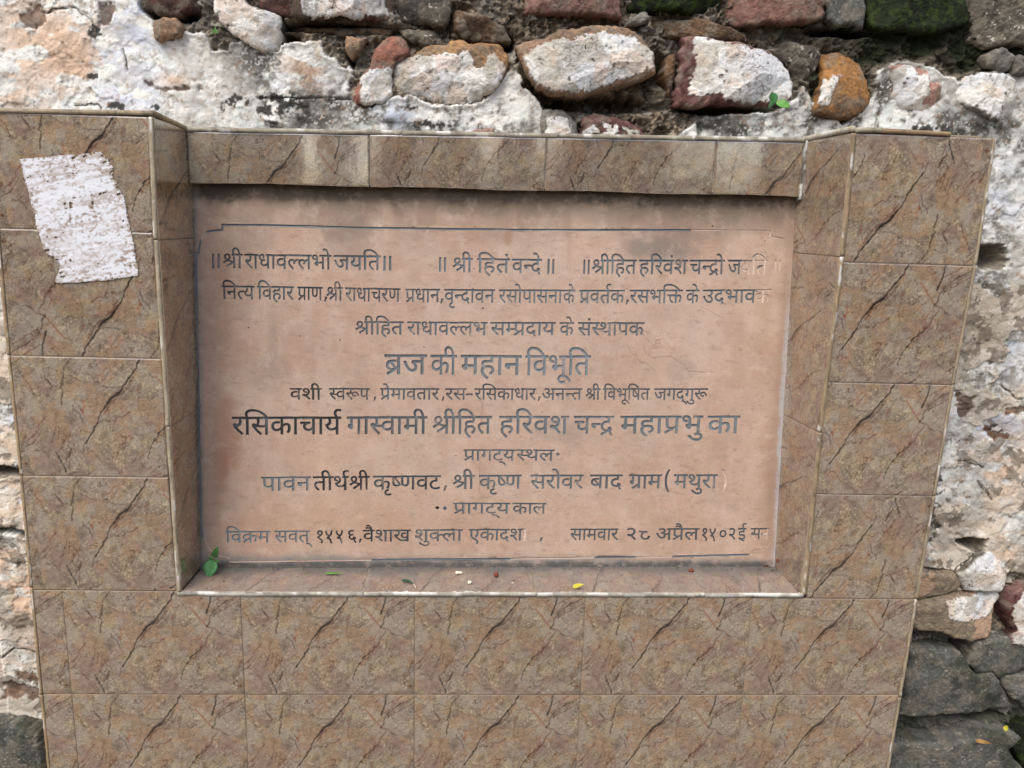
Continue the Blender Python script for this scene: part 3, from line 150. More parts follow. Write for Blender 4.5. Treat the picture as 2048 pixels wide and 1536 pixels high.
PLACE="""1 105 1796 5429 438 400 28 1 0.15
1 284 2055 5436 360 400 16 1 0.1
1 68 2310 5440 360 400 16 1 0.1
1 52 2443 5441 357 402 16 1 0.25
1 66 2589 5444 357 402 16 1 0.25
1 43 2682 5445 357 402 16 1 0.25
1 66 2901 5448 357 402 16 1 0.25
1 57 2993 5450 357 402 16 1 0.25
1 210 3192 5453 357 402 16 1 0.25
1 54 3370 5456 357 402 16 1 0.25
1 49 3612 5460 357 402 16 1 0.25
1 79 3863 5463 357 402 16 1 0.25
1 32 4005 5465 382 403 16 1 0.45
1 51 4289 5469 382 403 16 1 0.45
1 608 4510 5473 382 403 16 1 0.45
1 40 4609 5474 382 403 16 1 0.45
1 105 4800 5477 444 404 2 0.95 0.65
1 105 5798 5479 391 405 2 0.95 0.75
1 284 6106 5479 370 406 2 1 0.65
1 68 6368 5480 370 406 2 1 0.65
1 67 6550 5480 427 407 15 1 0.7
1 61 6660 5481 427 407 15 1 0.7
1 40 6887 5485 427 407 15 1 0.7
1 6 7131 5488 427 407 15 1 0.7
1 57 7173 5489 371 407 15 1 0.65
1 202 7379 5492 371 407 15 1 0.65
1 42 7512 5494 371 407 15 1 0.65
1 75 7705 5497 371 407 15 1 0.65
1 105 7742 5497 396 408 15 1 0.5
1 105 8397 5506 364 409 15 1 0.5
1 284 8613 5509 351 409 27 1 0.5
1 68 8860 5516 351 409 27 1 0.5
1 67 8951 5518 351 409 27 1 0.5
1 61 9042 5521 351 409 27 1 0.5
1 40 9228 5525 351 409 27 1 0.5
1 61 9479 5531 362 411 27 1 0.5
1 606 9671 5537 362 411 27 1 0.5
1 52 9764 5539 362 411 27 1 0.5
1 57 9912 5543 362 411 27 1 0.5
1 6 10113 5548 362 411 27 1 0.5
1 58 10113 5548 362 411 27 1 0.5
1 30 10401 5555 359 412 27 1 0.5
1 202 10629 5561 359 412 27 1 0.5
1 271 10757 5565 359 412 27 1 0.5
1 79 10944 5570 359 412 27 1 0.5
1 32 11107 5574 335 412 27 0.8 0.5
1 51 11333 5579 357 413 27 0.3 0.6
1 608 11540 5585 357 413 27 0.3 0.6
1 40 11632 5587 357 413 27 0.3 0.6
1 105 11903 5594 351 413 28 0.02 0.6
2 608 2039 4895 325 376 11 1 0.2
2 44 2123 4896 325 376 11 1 0.2
2 198 2304 4898 325 376 11 1 0.2
2 51 2417 4899 325 376 11 1 0.2
2 67 2663 4902 315 377 11 1 0.4
2 57 2745 4903 315 377 11 1 0.4
2 61 2920 4905 315 377 11 1 0.4
2 66 3087 4907 315 377 11 1 0.4
2 52 3168 4907 315 377 11 1 0.4
2 274 3365 4909 284 377 11 1 0.15
2 66 3526 4911 284 377 11 1 0.15
2 39 3600 4912 284 377 11 1 0.15
2 799 3820 4938 340 340 5 1 0.1
2 284 3868 4914 303 378 5 1 0.25
2 68 4082 4915 303 378 5 1 0.25
2 52 4210 4916 294 379 5 1 0.4
2 66 4331 4916 294 379 5 1 0.4
2 43 4407 4917 294 379 5 1 0.4
2 66 4588 4918 294 379 5 1 0.4
2 30 4664 4918 294 379 5 1 0.4
2 52 4851 4919 294 379 5 1 0.4
2 39 4971 4920 294 379 5 1 0.4
2 274 5277 4920 306 380 18 1 0.55
2 43 5451 4924 306 380 18 1 0.55
2 66 5640 4927 306 380 18 1 0.55
2 44 5719 4928 306 380 18 1 0.55
2 799 5891 4955 342 342 18 1 0.5
2 57 5974 4932 322 381 18 1 0.65
2 71 6153 4936 322 381 18 1 0.65
2 202 6153 4936 322 381 18 1 0.65
2 42 6268 4938 322 381 18 1 0.65
2 66 6435 4941 322 381 18 1 0.65
2 57 6519 4942 322 381 18 1 0.65
2 44 6698 4945 322 381 18 1 0.65
2 52 6953 4949 315 382 22 1 0.7
2 60 7082 4952 315 382 22 1 0.7
2 79 7294 4957 315 382 22 1 0.7
2 46 7376 4959 315 382 22 1 0.7
2 66 7555 4963 315 382 22 1 0.7
2 60 7636 4965 315 382 22 1 0.7
2 44 7849 4969 315 382 22 1 0.7
2 66 8024 4973 315 382 22 1 0.7
2 25 8119 4975 269 383 22 1 0.75
2 75 8324 4980 269 383 22 1 0.75
2 274 8414 4981 332 384 22 1 0.7
2 57 8602 4985 332 384 22 1 0.7
2 40 8787 4990 332 384 22 1 0.7
2 181 8977 4994 332 384 22 1 0.7
2 25 8977 4994 332 384 22 1 0.7
2 799 9247 5024 346 346 30 1 0.55
2 52 9331 5002 332 385 30 1 0.65
2 60 9467 5006 332 385 30 1 0.65
2 49 9691 5012 332 385 30 1 0.65
2 612 9924 5019 332 385 30 1 0.65
2 494 10010 5022 332 385 30 1 0.65
2 25 10365 5032 312 386 30 1 0.6
2 75 10603 5039 312 386 30 1 0.6
2 13 10672 5040 381 386 30 1 0.6
2 42 10881 5047 381 386 30 1 0.6
2 49 11078 5053 381 386 30 1 0.6
2 66 11346 5060 381 386 30 1 0.6
2 57 11445 5063 381 386 30 1 0.6
2 25 11634 5069 371 387 30 0.2 0.6
3 284 4380 4321 371 375 16 1 0.5
3 68 4642 4325 371 375 16 1 0.5
3 67 4738 4326 371 375 16 1 0.5
3 61 4834 4328 371 375 16 1 0.5
3 40 5031 4331 371 375 16 1 0.5
3 52 5319 4335 360 377 19 1 0.65
3 66 5466 4338 360 377 19 1 0.65
3 43 5560 4340 360 377 19 1 0.65
3 66 5781 4344 360 377 19 1 0.65
3 57 5874 4346 360 377 19 1 0.65
3 210 6074 4349 360 377 19 1 0.65
3 54 6254 4353 360 377 19 1 0.65
3 49 6498 4357 360 377 19 1 0.65
3 60 6820 4363 395 379 22 1 0.65
3 207 7087 4368 395 379 22 1 0.65
3 274 7226 4371 395 379 22 1 0.65
3 42 7450 4376 395 379 22 1 0.65
3 66 7656 4381 395 379 22 1 0.65
3 51 7758 4383 395 379 22 1 0.65
3 25 8075 4389 332 379 22 1 0.7
3 75 8328 4395 332 379 22 1 0.7
3 60 8407 4396 367 380 22 1 0.55
3 6 8656 4401 367 380 22 1 0.55
3 215 8656 4401 367 380 22 1 0.55
3 41 8799 4405 367 380 22 1 0.55
3 66 9034 4410 367 380 22 1 0.55
3 46 9130 4412 367 380 22 1 0.55
3 25 9338 4416 367 380 22 1 0.55
4 276 4917 3613 570 570 15 0.93 0.55
4 32 5242 3618 570 570 15 0.93 0.55
4 25 5746 3625 457 571 15 0.96 0.7
4 68 6094 3630 457 571 15 0.96 0.7
4 50 6292 3632 563 573 15 1 0.75
4 61 6628 3637 563 573 15 1 0.75
4 66 6928 3642 563 573 15 1 0.75
4 44 7074 3644 563 573 15 1 0.75
4 67 7468 3649 505 575 19 1 0.85
4 57 7599 3651 505 575 19 1 0.85
4 49 7880 3656 505 575 19 1 0.85
4 70 8235 3663 505 575 19 1 0.85
4 608 8235 3663 505 575 19 1 0.85
4 40 8366 3666 505 575 19 1 0.85
5 57 3219 3113 377 330 19 1 0.02
5 58 3428 3117 377 330 19 1 0.02
5 68 3684 3122 377 330 19 1 0.02
5 215 3923 3126 313 331 19 1 0.25
5 57 4045 3129 313 331 19 1 0.25
5 418 4219 3132 313 331 19 1 0.25
5 46 4466 3137 313 331 19 1 0.25
5 799 4709 3162 298 298 19 1 0.3
5 274 4839 3143 331 332 19 1 0.45
5 75 5027 3147 331 332 19 1 0.45
5 50 5027 3147 331 332 19 1 0.45
5 66 5225 3151 331 332 19 1 0.45
5 57 5311 3152 331 332 19 1 0.45
5 40 5495 3156 331 332 19 1 0.45
5 66 5684 3159 331 332 19 1 0.45
5 52 5770 3161 331 332 19 1 0.45
5 799 5944 3185 299 299 19 1 0.3
5 52 6021 3165 347 333 19 1 0.4
5 60 6163 3168 347 333 19 1 0.4
5 800 6369 3172 504 333 19 1 0.4
5 52 6553 3175 307 334 20 1 0.45
5 610 6679 3178 307 334 20 1 0.45
5 60 6759 3179 307 334 20 1 0.45
5 25 6967 3183 307 334 20 1 0.45
5 66 7201 3188 307 334 20 1 0.45
5 43 7280 3190 307 334 20 1 0.45
5 66 7470 3193 307 334 20 1 0.45
5 52 7549 3195 307 334 20 1 0.45
5 799 7702 3218 301 301 20 1 0.3
5 9 7781 3199 329 335 20 1 0.5
5 44 8032 3204 329 335 20 1 0.5
5 202 8215 3208 329 335 20 1 0.5
5 40 8333 3210 329 335 20 1 0.5
5 284 8592 3215 277 335 20 1 0.4
5 68 8787 3219 277 335 20 1 0.4
5 67 8919 3221 294 336 20 1 0.45
5 57 8995 3223 294 336 20 1 0.45
5 49 9158 3226 294 336 20 1 0.45
5 70 9364 3231 294 336 20 1 0.45
5 608 9364 3231 294 336 20 1 0.45
5 59 9440 3232 294 336 20 1 0.45
5 40 9610 3236 294 336 20 1 0.45
5 32 9865 3240 313 337 20 0.98 0.5
5 27 10098 3245 313 337 20 0.98 0.5
5 42 10274 3249 313 337 20 0.98 0.5
5 81 10437 3252 313 337 20 0.98 0.5
5 27 10437 3252 313 337 20 0.98 0.5
5 69 10614 3256 313 337 20 0.98 0.5
5 418 10614 3256 313 337 20 0.98 0.5
6 52 2180 2452 508 518 22 0.97 0.03
6 610 2388 2456 508 518 22 0.97 0.03
6 60 2519 2459 508 518 22 0.97 0.03
6 25 2863 2467 508 518 22 0.97 0.03
6 66 3250 2475 508 518 22 0.97 0.03
6 30 3382 2478 508 518 22 0.97 0.03
6 66 3704 2485 508 518 22 0.97 0.03
6 51 3835 2488 508 518 22 0.97 0.03
6 181 4130 2494 508 518 22 0.97 0.03
6 27 4241 2495 503 521 22 1 0.35
6 66 4524 2501 503 521 22 1 0.35
6 215 4654 2504 503 521 22 1 0.35
6 57 4850 2508 503 521 22 1 0.35
6 66 5129 2514 503 521 22 1 0.35
6 50 5260 2517 503 521 22 1 0.35
6 68 5560 2523 503 521 22 1 0.35
6 284 5786 2527 467 523 21 1 0.5
6 68 6116 2534 467 523 21 1 0.5
6 67 6237 2536 467 523 21 1 0.5
6 61 6358 2539 467 523 21 1 0.5
6 40 6605 2544 467 523 21 1 0.5
6 61 7018 2552 524 525 21 1 0.65
6 606 7296 2558 524 525 21 1 0.65
6 52 7431 2561 524 525 21 1 0.65
6 57 7646 2565 524 525 21 1 0.65
6 58 7937 2571 524 525 21 1 0.65
6 30 8394 2580 487 527 21 1 0.6
6 202 8703 2587 487 527 21 1 0.6
6 271 8878 2590 487 527 21 1 0.6
6 50 9260 2597 578 529 21 1 0.65
6 61 9605 2605 578 529 21 1 0.65
6 66 9912 2611 578 529 21 1 0.65
6 274 10062 2614 578 529 21 1 0.65
6 49 10390 2621 578 529 21 1 0.65
6 69 10796 2630 578 529 21 1 0.65
6 25 10893 2631 589 530 19 0.72 0.85
6 66 11342 2639 589 530 19 0.72 0.85
7 274 6372 2040 385 332 14 1 0.6
7 66 6591 2043 385 332 14 1 0.6
7 27 6691 2045 385 332 14 1 0.6
7 35 6907 2048 385 332 14 1 0.6
7 81 7101 2050 385 332 14 1 0.6
7 51 7101 2050 385 332 14 1 0.6
7 215 7349 2053 407 333 14 1 0.55
7 41 7507 2056 407 333 14 1 0.55
7 54 7769 2059 407 333 14 1 0.55
8 46 2698 1417 457 414 24 0.8 0.75
8 66 2958 1423 457 414 24 0.8 0.75
8 57 3076 1426 457 414 24 0.8 0.75
8 44 3331 1432 457 414 24 0.8 0.75
8 40 3629 1438 436 415 24 1 0
8 68 3877 1444 436 415 24 1 0
8 41 3990 1447 436 415 24 1 0
8 181 4270 1454 436 415 24 1 0
8 284 4277 1453 387 415 24 1 0
8 68 4551 1460 387 415 24 1 0
8 25 4721 1463 423 417 24 1 0.15
8 71 5043 1471 423 417 24 1 0.15
8 214 5043 1471 423 417 24 1 0.15
8 39 5202 1475 423 417 24 1 0.15
8 57 5508 1482 423 417 24 1 0.15
8 35 5743 1488 423 417 24 1 0.15
8 799 6002 1519 376 376 24 1 0.3
8 284 6173 1497 421 418 24 1 0.5
8 68 6471 1504 421 418 24 1 0.5
8 25 6670 1508 419 419 21 1 0.6
8 71 6989 1515 419 419 21 1 0.6
8 214 6989 1515 419 419 21 1 0.6
8 39 7146 1518 419 419 21 1 0.6
8 60 7624 1527 425 420 18 1 0.6
8 52 7912 1532 425 420 18 1 0.6
8 79 8086 1535 425 420 18 1 0.6
8 57 8196 1537 425 420 18 1 0.6
8 52 8432 1541 425 420 18 1 0.6
8 48 8735 1545 446 421 18 1 0.4
8 66 8990 1550 446 421 18 1 0.4
8 42 9106 1552 446 421 18 1 0.4
8 256 9468 1558 431 422 18 1 0.5
8 66 9710 1562 431 422 18 1 0.5
8 50 9822 1564 431 422 18 1 0.5
8 795 10115 1569 420 423 18 1 0.3
8 50 10316 1572 428 423 18 1 0.55
8 41 10572 1576 428 423 18 1 0.55
8 69 10847 1581 428 423 18 1 0.55
8 52 10847 1581 428 423 18 1 0.55
8 66 11022 1584 428 423 18 1 0.55
8 796 11187 1587 465 424 15 0.03 0.6
9 274 6203 1034 421 330 11 1 0.6
9 66 6443 1037 421 330 11 1 0.6
9 27 6552 1038 421 330 11 1 0.6
9 35 6789 1041 421 330 11 1 0.6
9 81 7002 1043 421 330 11 1 0.6
9 51 7002 1043 421 330 11 1 0.6
9 25 7299 1046 369 331 11 1 0.5
9 66 7581 1049 369 331 11 1 0.5
9 54 7676 1050 369 331 11 1 0.5
10 67 2029 428 372 351 20 0.86 1.0
10 57 2126 430 372 351 20 0.86 1.0
10 254 2333 434 372 351 20 0.86 1.0
10 50 2616 440 372 351 20 0.86 1.0
10 60 2926 446 353 352 20 0.8 0.85
10 57 3165 450 353 352 20 0.8 0.85
10 40 3362 454 353 352 20 0.8 0.85
10 81 3563 459 353 352 20 0.8 0.85
10 107 3655 460 349 353 20 1 0
10 111 3847 464 349 353 20 1 0
10 111 4039 468 349 353 20 1 0
10 112 4232 472 349 353 20 1 0
10 799 4452 498 318 318 20 1 0
10 57 4540 477 377 354 20 1 0.15
10 76 4750 482 377 354 20 1 0.15
10 58 4750 482 377 354 20 1 0.15
10 66 5006 487 377 354 20 1 0.15
10 26 5104 489 377 354 20 1 0.15
10 58 5486 496 402 355 20 1 0.5
10 69 5760 501 402 355 20 1 0.5
10 183 5760 501 402 355 20 1 0.5
10 54 6003 506 402 355 20 1 0.5
10 66 6275 512 402 355 20 1 0.5
10 19 6504 516 360 356 18 0.97 0.55
10 25 6703 520 360 356 18 0.97 0.55
10 66 6978 525 360 356 18 0.97 0.55
10 42 7071 526 360 356 18 0.97 0.55
10 58 7258 530 360 356 18 0.97 0.55
10 66 7481 534 463 356 16 0.05 0.5
10 799 7817 561 321 321 16 0.8 0.5
10 60 8403 547 328 358 16 0.74 0.5
10 66 8624 551 328 358 16 0.74 0.5
10 50 8709 552 328 358 16 0.74 0.5
10 57 8905 555 328 358 16 0.74 0.5
10 66 9088 558 328 358 16 0.74 0.5
10 52 9173 559 328 358 16 0.74 0.5
10 108 9438 563 439 359 16 0.97 0.2
10 114 9699 567 470 359 16 1 0.15
10 9 10018 571 411 360 16 0.95 0.35
10 274 10332 576 411 360 16 0.95 0.35
10 76 10565 580 411 360 16 0.95 0.35
10 54 10565 580 411 360 16 0.95 0.35
10 107 10867 584 319 360 16 0.72 0.4
10 111 11042 587 319 360 16 0.72 0.4
10 106 11218 590 319 360 16 0.72 0.4
10 108 11394 593 319 360 16 0.72 0.4
10 12 11594 595 308 361 16 0.6 0.5
10 60 11838 599 289 361 16 0.3 0.5
10 44 12033 602 289 361 16 0.3 0.5"""
# ---------------------------------------------------------------- camera, sky, sun, exposure
scn=bpy.context.scene
COL=scn.collection
cam=bpy.data.cameras.new('camera');cam.sensor_width=36;cam.lens=CAM_LENS;cam.clip_start=.02;cam.clip_end=500
camo=bpy.data.objects.new('camera',cam);COL.objects.link(camo)
ax=CAM_AXES
camo.matrix_world=Matrix(((ax[0][0],ax[1][0],ax[2][0],CAM_POS[0]),(ax[0][1],ax[1][1],ax[2][1],CAM_POS[1]),(ax[0][2],ax[1][2],ax[2][2],CAM_POS[2]),(0,0,0,1)))
scn.camera=camo
SUN_EL=math.radians(SUN_ELEV);SUN_AZ=math.radians(SUN_AZIM)   # azimuth: 0 = straight in front of the wall, positive = viewer's left
sdir=Vector((-math.sin(SUN_AZ)*math.cos(SUN_EL),-math.cos(SUN_AZ)*math.cos(SUN_EL),math.sin(SUN_EL)))
w=bpy.data.worlds.new('World');scn.world=w;w.use_nodes=True
nt=w.node_tree;bg=nt.nodes['Background'];sky=nt.nodes.new('ShaderNodeTexSky');sky.sky_type='NISHITA';sky.sun_disc=False
sky.sun_elevation=SUN_EL;sky.sun_rotation=math.atan2(sdir.x,sdir.y);sky.air_density=1.0;sky.dust_density=4.0;sky.ozone_density=1.0
nt.links.new(sky.outputs[0],bg.inputs[0]);bg.inputs[1].default_value=SKY_STR
sl=bpy.data.lights.new('sun','SUN');sl.energy=SUN_STR;sl.angle=math.radians(SUN_ANGLE);sl.color=(1,.985,.95)
so=bpy.data.objects.new('sun',sl);COL.objects.link(so);so.rotation_euler=sdir.to_track_quat('Z','Y').to_euler();so.location=(-1,-3,4)
scn.view_settings.view_transform='Standard';scn.view_settings.look='None';scn.view_settings.gamma=1;scn.view_settings.exposure=EXPOSURE

# ---------------------------------------------------------------- helpers
rng=np.random.default_rng(7)
def lin(c):
    c=np.asarray(c,float)/255.
    return np.where(c<=.04045,c/12.92,((c+.055)/1.055)**2.4)
_T=[np.random.default_rng(100+i).random((128,128)) for i in range(12)]
def vn(x,y,s=0):
    t=_T[s%12];xi=np.floor(x).astype(int);yi=np.floor(y).astype(int);fx=x-xi;fy=y-yi
    fx=fx*fx*fx*(fx*(fx*6-15)+10);fy=fy*fy*fy*(fy*(fy*6-15)+10)
    a=t[yi%128,xi%128];b=t[yi%128,(xi+1)%128];c=t[(yi+1)%128,xi%128];d=t[(yi+1)%128,(xi+1)%128]
    return (a*(1-fx)+b*fx)*(1-fy)+(c*(1-fx)+d*fx)*fy
def fbm(x,y,sc,o=4,s=0,g=.5):
    x=np.asarray(x,float)*sc;y=np.asarray(y,float)*sc;r=0;a=1;t=0
    for k in range(o):
        r=r+a*vn(x+17.3*k+s*3.7,y+9.1*k+s*5.3,s+k);t+=a;a*=g;ca,sa=.8,.6;x,y=(ca*x-sa*y)*2,(sa*x+ca*y)*2
    return r/t
def sstep(a,b,x):
    t=np.clip((x-a)/(b-a),0,1);return t*t*(3-2*t)
def segdist(x,z,p):
    d=np.full(x.shape,1e9)
    for (ax_,az_),(bx_,bz_) in zip(p[:-1],p[1:]):
        ex,ez=bx_-ax_,bz_-az_;l=ex*ex+ez*ez+1e-12
        t=np.clip(((x-ax_)*ex+(z-az_)*ez)/l,0,1)
        d=np.minimum(d,(x-ax_-t*ex)**2+(z-az_-t*ez)**2)
    return np.sqrt(d)
def sdf(x,z,p):
    """signed distance to a polygon, positive inside"""
    d=segdist(x,z,list(p)+[p[0]]);ins=np.zeros(x.shape,bool);n=len(p)
    for i in range(n):
        (x0,z0),(x1,z1)=p[i],p[(i+1)%n]
        if z0==z1: continue
        c=((z0>z)!=(z1>z))&(x<(x1-x0)*(z-z0)/(z1-z0)+x0);ins^=c
    return np.where(ins,d,-d)
def mixc(a,b,t): return a+(b-a)*np.asarray(t)[...,None]
def mesh_obj(name,v,f,mat,parent=None,col=None,smooth=False,matidx=None,mats=None):
    """v (n,3), f: (m,4)/(m,3) array or list of them"""
    me=bpy.data.meshes.new(name);v=np.asarray(v,np.float32)
    fl=f if isinstance(f,list) else [f]
    fl=[np.asarray(a,np.int32) for a in fl if len(a)]
    me.vertices.add(len(v));me.vertices.foreach_set('co',v.ravel())
    tot=sum(a.size for a in fl);nf=sum(len(a) for a in fl)
    me.loops.add(tot);me.loops.foreach_set('vertex_index',np.concatenate([a.ravel() for a in fl]))
    me.polygons.add(nf);ls=[];o=0
    for a in fl:
        k=a.shape[1];ls.append(o+k*np.arange(len(a)));o+=a.size
    me.polygons.foreach_set('loop_start',np.concatenate(ls).astype(np.int32))
    for m in (mats or [mat]): me.materials.append(m)
    if matidx is not None: me.polygons.foreach_set('material_index',np.asarray(matidx,np.int32))
    me.update(calc_edges=True);me.validate()
    if col is not None:
        a=me.attributes.new('Col','FLOAT_COLOR','POINT');c=np.ones((len(v),4),np.float32);c[:,:3]=col;a.data.foreach_set('color',c.ravel())
    if smooth: me.polygons.foreach_set('use_smooth',np.ones(nf,bool))
    o=bpy.data.objects.new(name,me);COL.objects.link(o)
    if parent: o.parent=parent
    return o
def gridf(nr,nc,off=0):
    i=np.arange(nr-1)[:,None]*nc+np.arange(nc-1)[None];i=i.ravel()+off
    return np.stack([i,i+1,i+nc+1,i+nc],1)
def thing(name,label,cat,loc=(0,0,0),group=None):
    o=bpy.data.objects.new(name,None);COL.objects.link(o);o.location=loc;o.empty_display_size=.05
    return tag(o,label,cat,group)
def tag(o,label,cat=None,group=None):
    o['label']=label
    if cat:o['category']=cat
    if group:o['group']=group
    return o
def mat_attr(name,rough=.85,nscale=300,namt=.25,bump=.3,bscale=500,bdist=.001,spec=.3,rvar=0,big=0):
    """vertex colour times fine procedural grain, with procedural bump"""
    m=bpy.data.materials.new(name);m.use_nodes=True;n=m.node_tree.nodes;L=m.node_tree.links;b=n['Principled BSDF']
    a=n.new('ShaderNodeAttribute');a.attribute_name='Col';tc=n.new('ShaderNodeTexCoord')
    no=n.new('ShaderNodeTexNoise');no.inputs['Scale'].default_value=nscale;no.inputs['Detail'].default_value=5;no.inputs['Roughness'].default_value=.65
    L.new(tc.outputs['Object'],no.inputs['Vector'])
    mr=n.new('ShaderNodeMapRange');mr.inputs[1].default_value=.25;mr.inputs[2].default_value=.75;mr.inputs[3].default_value=1-namt;mr.inputs[4].default_value=1+namt
    L.new(no.outputs['Fac'],mr.inputs[0])
    mx=n.new('ShaderNodeVectorMath');mx.operation='SCALE';L.new(a.outputs['Color'],mx.inputs[0]);L.new(mr.outputs[0],mx.inputs['Scale'])
    L.new(mx.outputs[0],b.inputs['Base Color'])
    if bump:
        n2=n.new('ShaderNodeTexNoise');n2.inputs['Scale'].default_value=bscale;n2.inputs['Detail'].default_value=6;n2.inputs['Roughness'].default_value=.6
        L.new(tc.outputs['Object'],n2.inputs['Vector'])
        bp=n.new('ShaderNodeBump');bp.inputs['Strength'].default_value=bump;bp.inputs['Distance'].default_value=bdist
        L.new(n2.outputs['Fac'],bp.inputs['Height']);L.new(bp.outputs[0],b.inputs['Normal'])
    b.inputs['Roughness'].default_value=rough
    if rvar:
        m3=n.new('ShaderNodeMapRange');m3.inputs[3].default_value=rough-rvar;m3.inputs[4].default_value=rough+rvar
        n3=n.new('ShaderNodeTexNoise');n3.inputs['Scale'].default_value=14;n3.inputs['Detail'].default_value=4;L.new(tc.outputs['Object'],n3.inputs['Vector'])
        L.new(n3.outputs['Fac'],m3.inputs[0]);L.new(m3.outputs[0],b.inputs['Roughness'])
    b.inputs['Specular IOR Level'].default_value=spec
    return m
def mat_noise(name,c1,c2,scale,rough=.8,bump=.3,bdist=.001,spec=.3,detail=6):
    m=bpy.data.materials.new(name);m.use_nodes=True;n=m.node_tree.nodes;L=m.node_tree.links;b=n['Principled BSDF']
    tc=n.new('ShaderNodeTexCoord');no=n.new('ShaderNodeTexNoise');no.inputs['Scale'].default_value=scale;no.inputs['Detail'].default_value=detail;no.inputs['Roughness'].default_value=.7
    L.new(tc.outputs['Object'],no.inputs['Vector']);r=n.new('ShaderNodeValToRGB')
    r.color_ramp.elements[0].position=.3;r.color_ramp.elements[1].position=.7
    r.color_ramp.elements[0].color=(*lin(c1),1);r.color_ramp.elements[1].color=(*lin(c2),1)
    L.new(no.outputs['Fac'],r.inputs[0]);L.new(r.outputs[0],b.inputs['Base Color'])
    bp=n.new('ShaderNodeBump');bp.inputs['Strength'].default_value=bump;bp.inputs['Distance'].default_value=bdist
    L.new(no.outputs['Fac'],bp.inputs['Height']);L.new(bp.outputs[0],b.inputs['Normal'])
    b.inputs['Roughness'].default_value=rough;b.inputs['Specular IOR Level'].default_value=spec
    return m
def layer(m,scale,lo,hi,vec=(1,1,1),detail=8,rough=.7,a=.3,b=.7):
    """multiply the base colour by one more noise layer"""
    nt=m.node_tree;n=nt.nodes;L=nt.links;p=n['Principled BSDF'];src=p.inputs['Base Color'].links[0].from_socket
    tc=n.new('ShaderNodeTexCoord');mp=n.new('ShaderNodeMapping');mp.inputs['Scale'].default_value=vec;no=n.new('ShaderNodeTexNoise');no.inputs['Scale'].default_value=scale;no.inputs['Detail'].default_value=detail;no.inputs['Roughness'].default_value=rough
    L.new(tc.outputs['Object'],mp.inputs['Vector']);L.new(mp.outputs[0],no.inputs['Vector']);r=n.new('ShaderNodeMapRange');r.inputs[1].default_value=a;r.inputs[2].default_value=b;r.inputs[3].default_value=lo;r.inputs[4].default_value=hi
    L.new(no.outputs['Fac'],r.inputs[0]);v=n.new('ShaderNodeVectorMath');v.operation='SCALE';L.new(src,v.inputs[0]);L.new(r.outputs[0],v.inputs['Scale']);L.new(v.outputs[0],p.inputs['Base Color'])
def tintlayer(m,scale,col,fac,a,b,vec=(1,1,1),detail=8):
    """blend towards a colour where a noise layer passes a threshold"""
    nt=m.node_tree;n=nt.nodes;L=nt.links;p=n['Principled BSDF'];src=p.inputs['Base Color'].links[0].from_socket
    tc=n.new('ShaderNodeTexCoord');mp=n.new('ShaderNodeMapping');mp.inputs['Scale'].default_value=vec;mp.inputs['Location'].default_value=(scale*.13,1.7,scale*.07);no=n.new('ShaderNodeTexNoise');no.inputs['Scale'].default_value=scale;no.inputs['Detail'].default_value=detail;no.inputs['Roughness'].default_value=.65
    L.new(tc.outputs['Object'],mp.inputs['Vector']);L.new(mp.outputs[0],no.inputs['Vector']);r=n.new('ShaderNodeMapRange');r.inputs[1].default_value=a;r.inputs[2].default_value=b;r.inputs[3].default_value=0;r.inputs[4].default_value=fac
    L.new(no.outputs['Fac'],r.inputs[0]);v=n.new('ShaderNodeMix');v.data_type='RGBA';L.new(src,v.inputs[6]);v.inputs[7].default_value=(*lin(col),1);L.new(r.outputs[0],v.inputs[0]);L.new(v.outputs[2],p.inputs['Base Color'])
M_WALL=mat_attr('limewashed_plaster',.9,420,.16,.5,260,.0025,.2)
M_STONE=mat_attr('weathered_stone',.9,350,.16,.7,220,.003,.2)
M_TILE=mat_attr('marble_print_tile',.16,900,.10,.04,60,.001,.5,.05)
M_GROUT=mat_noise('grout',(112,100,84),(176,162,142),160,.9,.2)
M_SAND=mat_attr('pink_sandstone',.78,700,.10,.25,900,.0006,.3)
layer(M_SAND,1400,.80,1.17,detail=3);layer(M_SAND,30,.93,1.06,(1,1,2.2));layer(M_SAND,9,.94,1.05,(1,1,.5))
tintlayer(M_SAND,55,(150,126,108),.5,.56,.66,(1,1,2.6));tintlayer(M_SAND,30,(204,184,168),.35,.52,.66);tintlayer(M_SAND,420,(74,60,50),.85,.735,.76,detail=2);tintlayer(M_SAND,300,(228,208,192),.7,.74,.765,detail=2)
tintlayer(M_SAND,16,(150,132,117),.25,.56,.68,(1,1,.8));layer(M_SAND,500,.90,1.09,detail=4);tintlayer(M_SAND,150,(128,106,90),.5,.66,.72,(1,1,.45),detail=5)
layer(M_WALL,900,.86,1.12,detail=4);tintlayer(M_WALL,60,(96,94,88),.45,.64,.70);tintlayer(M_WALL,260,(60,60,54),.55,.725,.76,detail=4);layer(M_WALL,22,.86,1.06)
layer(M_STONE,90,.88,1.10);layer(M_STONE,700,.86,1.12,detail=4)
for m_ in (M_TILE,):
    p_=m_.node_tree.nodes['Principled BSDF'];p_.inputs['Coat Weight'].default_value=1;p_.inputs['Coat IOR'].default_value=1.75;p_.inputs['Coat Roughness'].default_value=.07
    layer(m_,3.2,.93,1.07,detail=3);layer(m_,2600,.9,1.1,detail=2)
M_SILL=mat_attr('dusty_sill_tile',.62,700,.18,.25,300,.0008,.35)
layer(M_SILL,45,.86,1.1);tintlayer(M_SILL,300,(60,54,48),.7,.70,.74,detail=3)
M_LINTEL=M_TILE.copy();M_LINTEL.name='boosted_coat_lintel_tile';p_=M_LINTEL.node_tree.nodes['Principled BSDF'];p_.inputs['Coat IOR'].default_value=3.5;p_.inputs['Coat Roughness'].default_value=.10  # coat raised on the lintel alone to strengthen its reflections
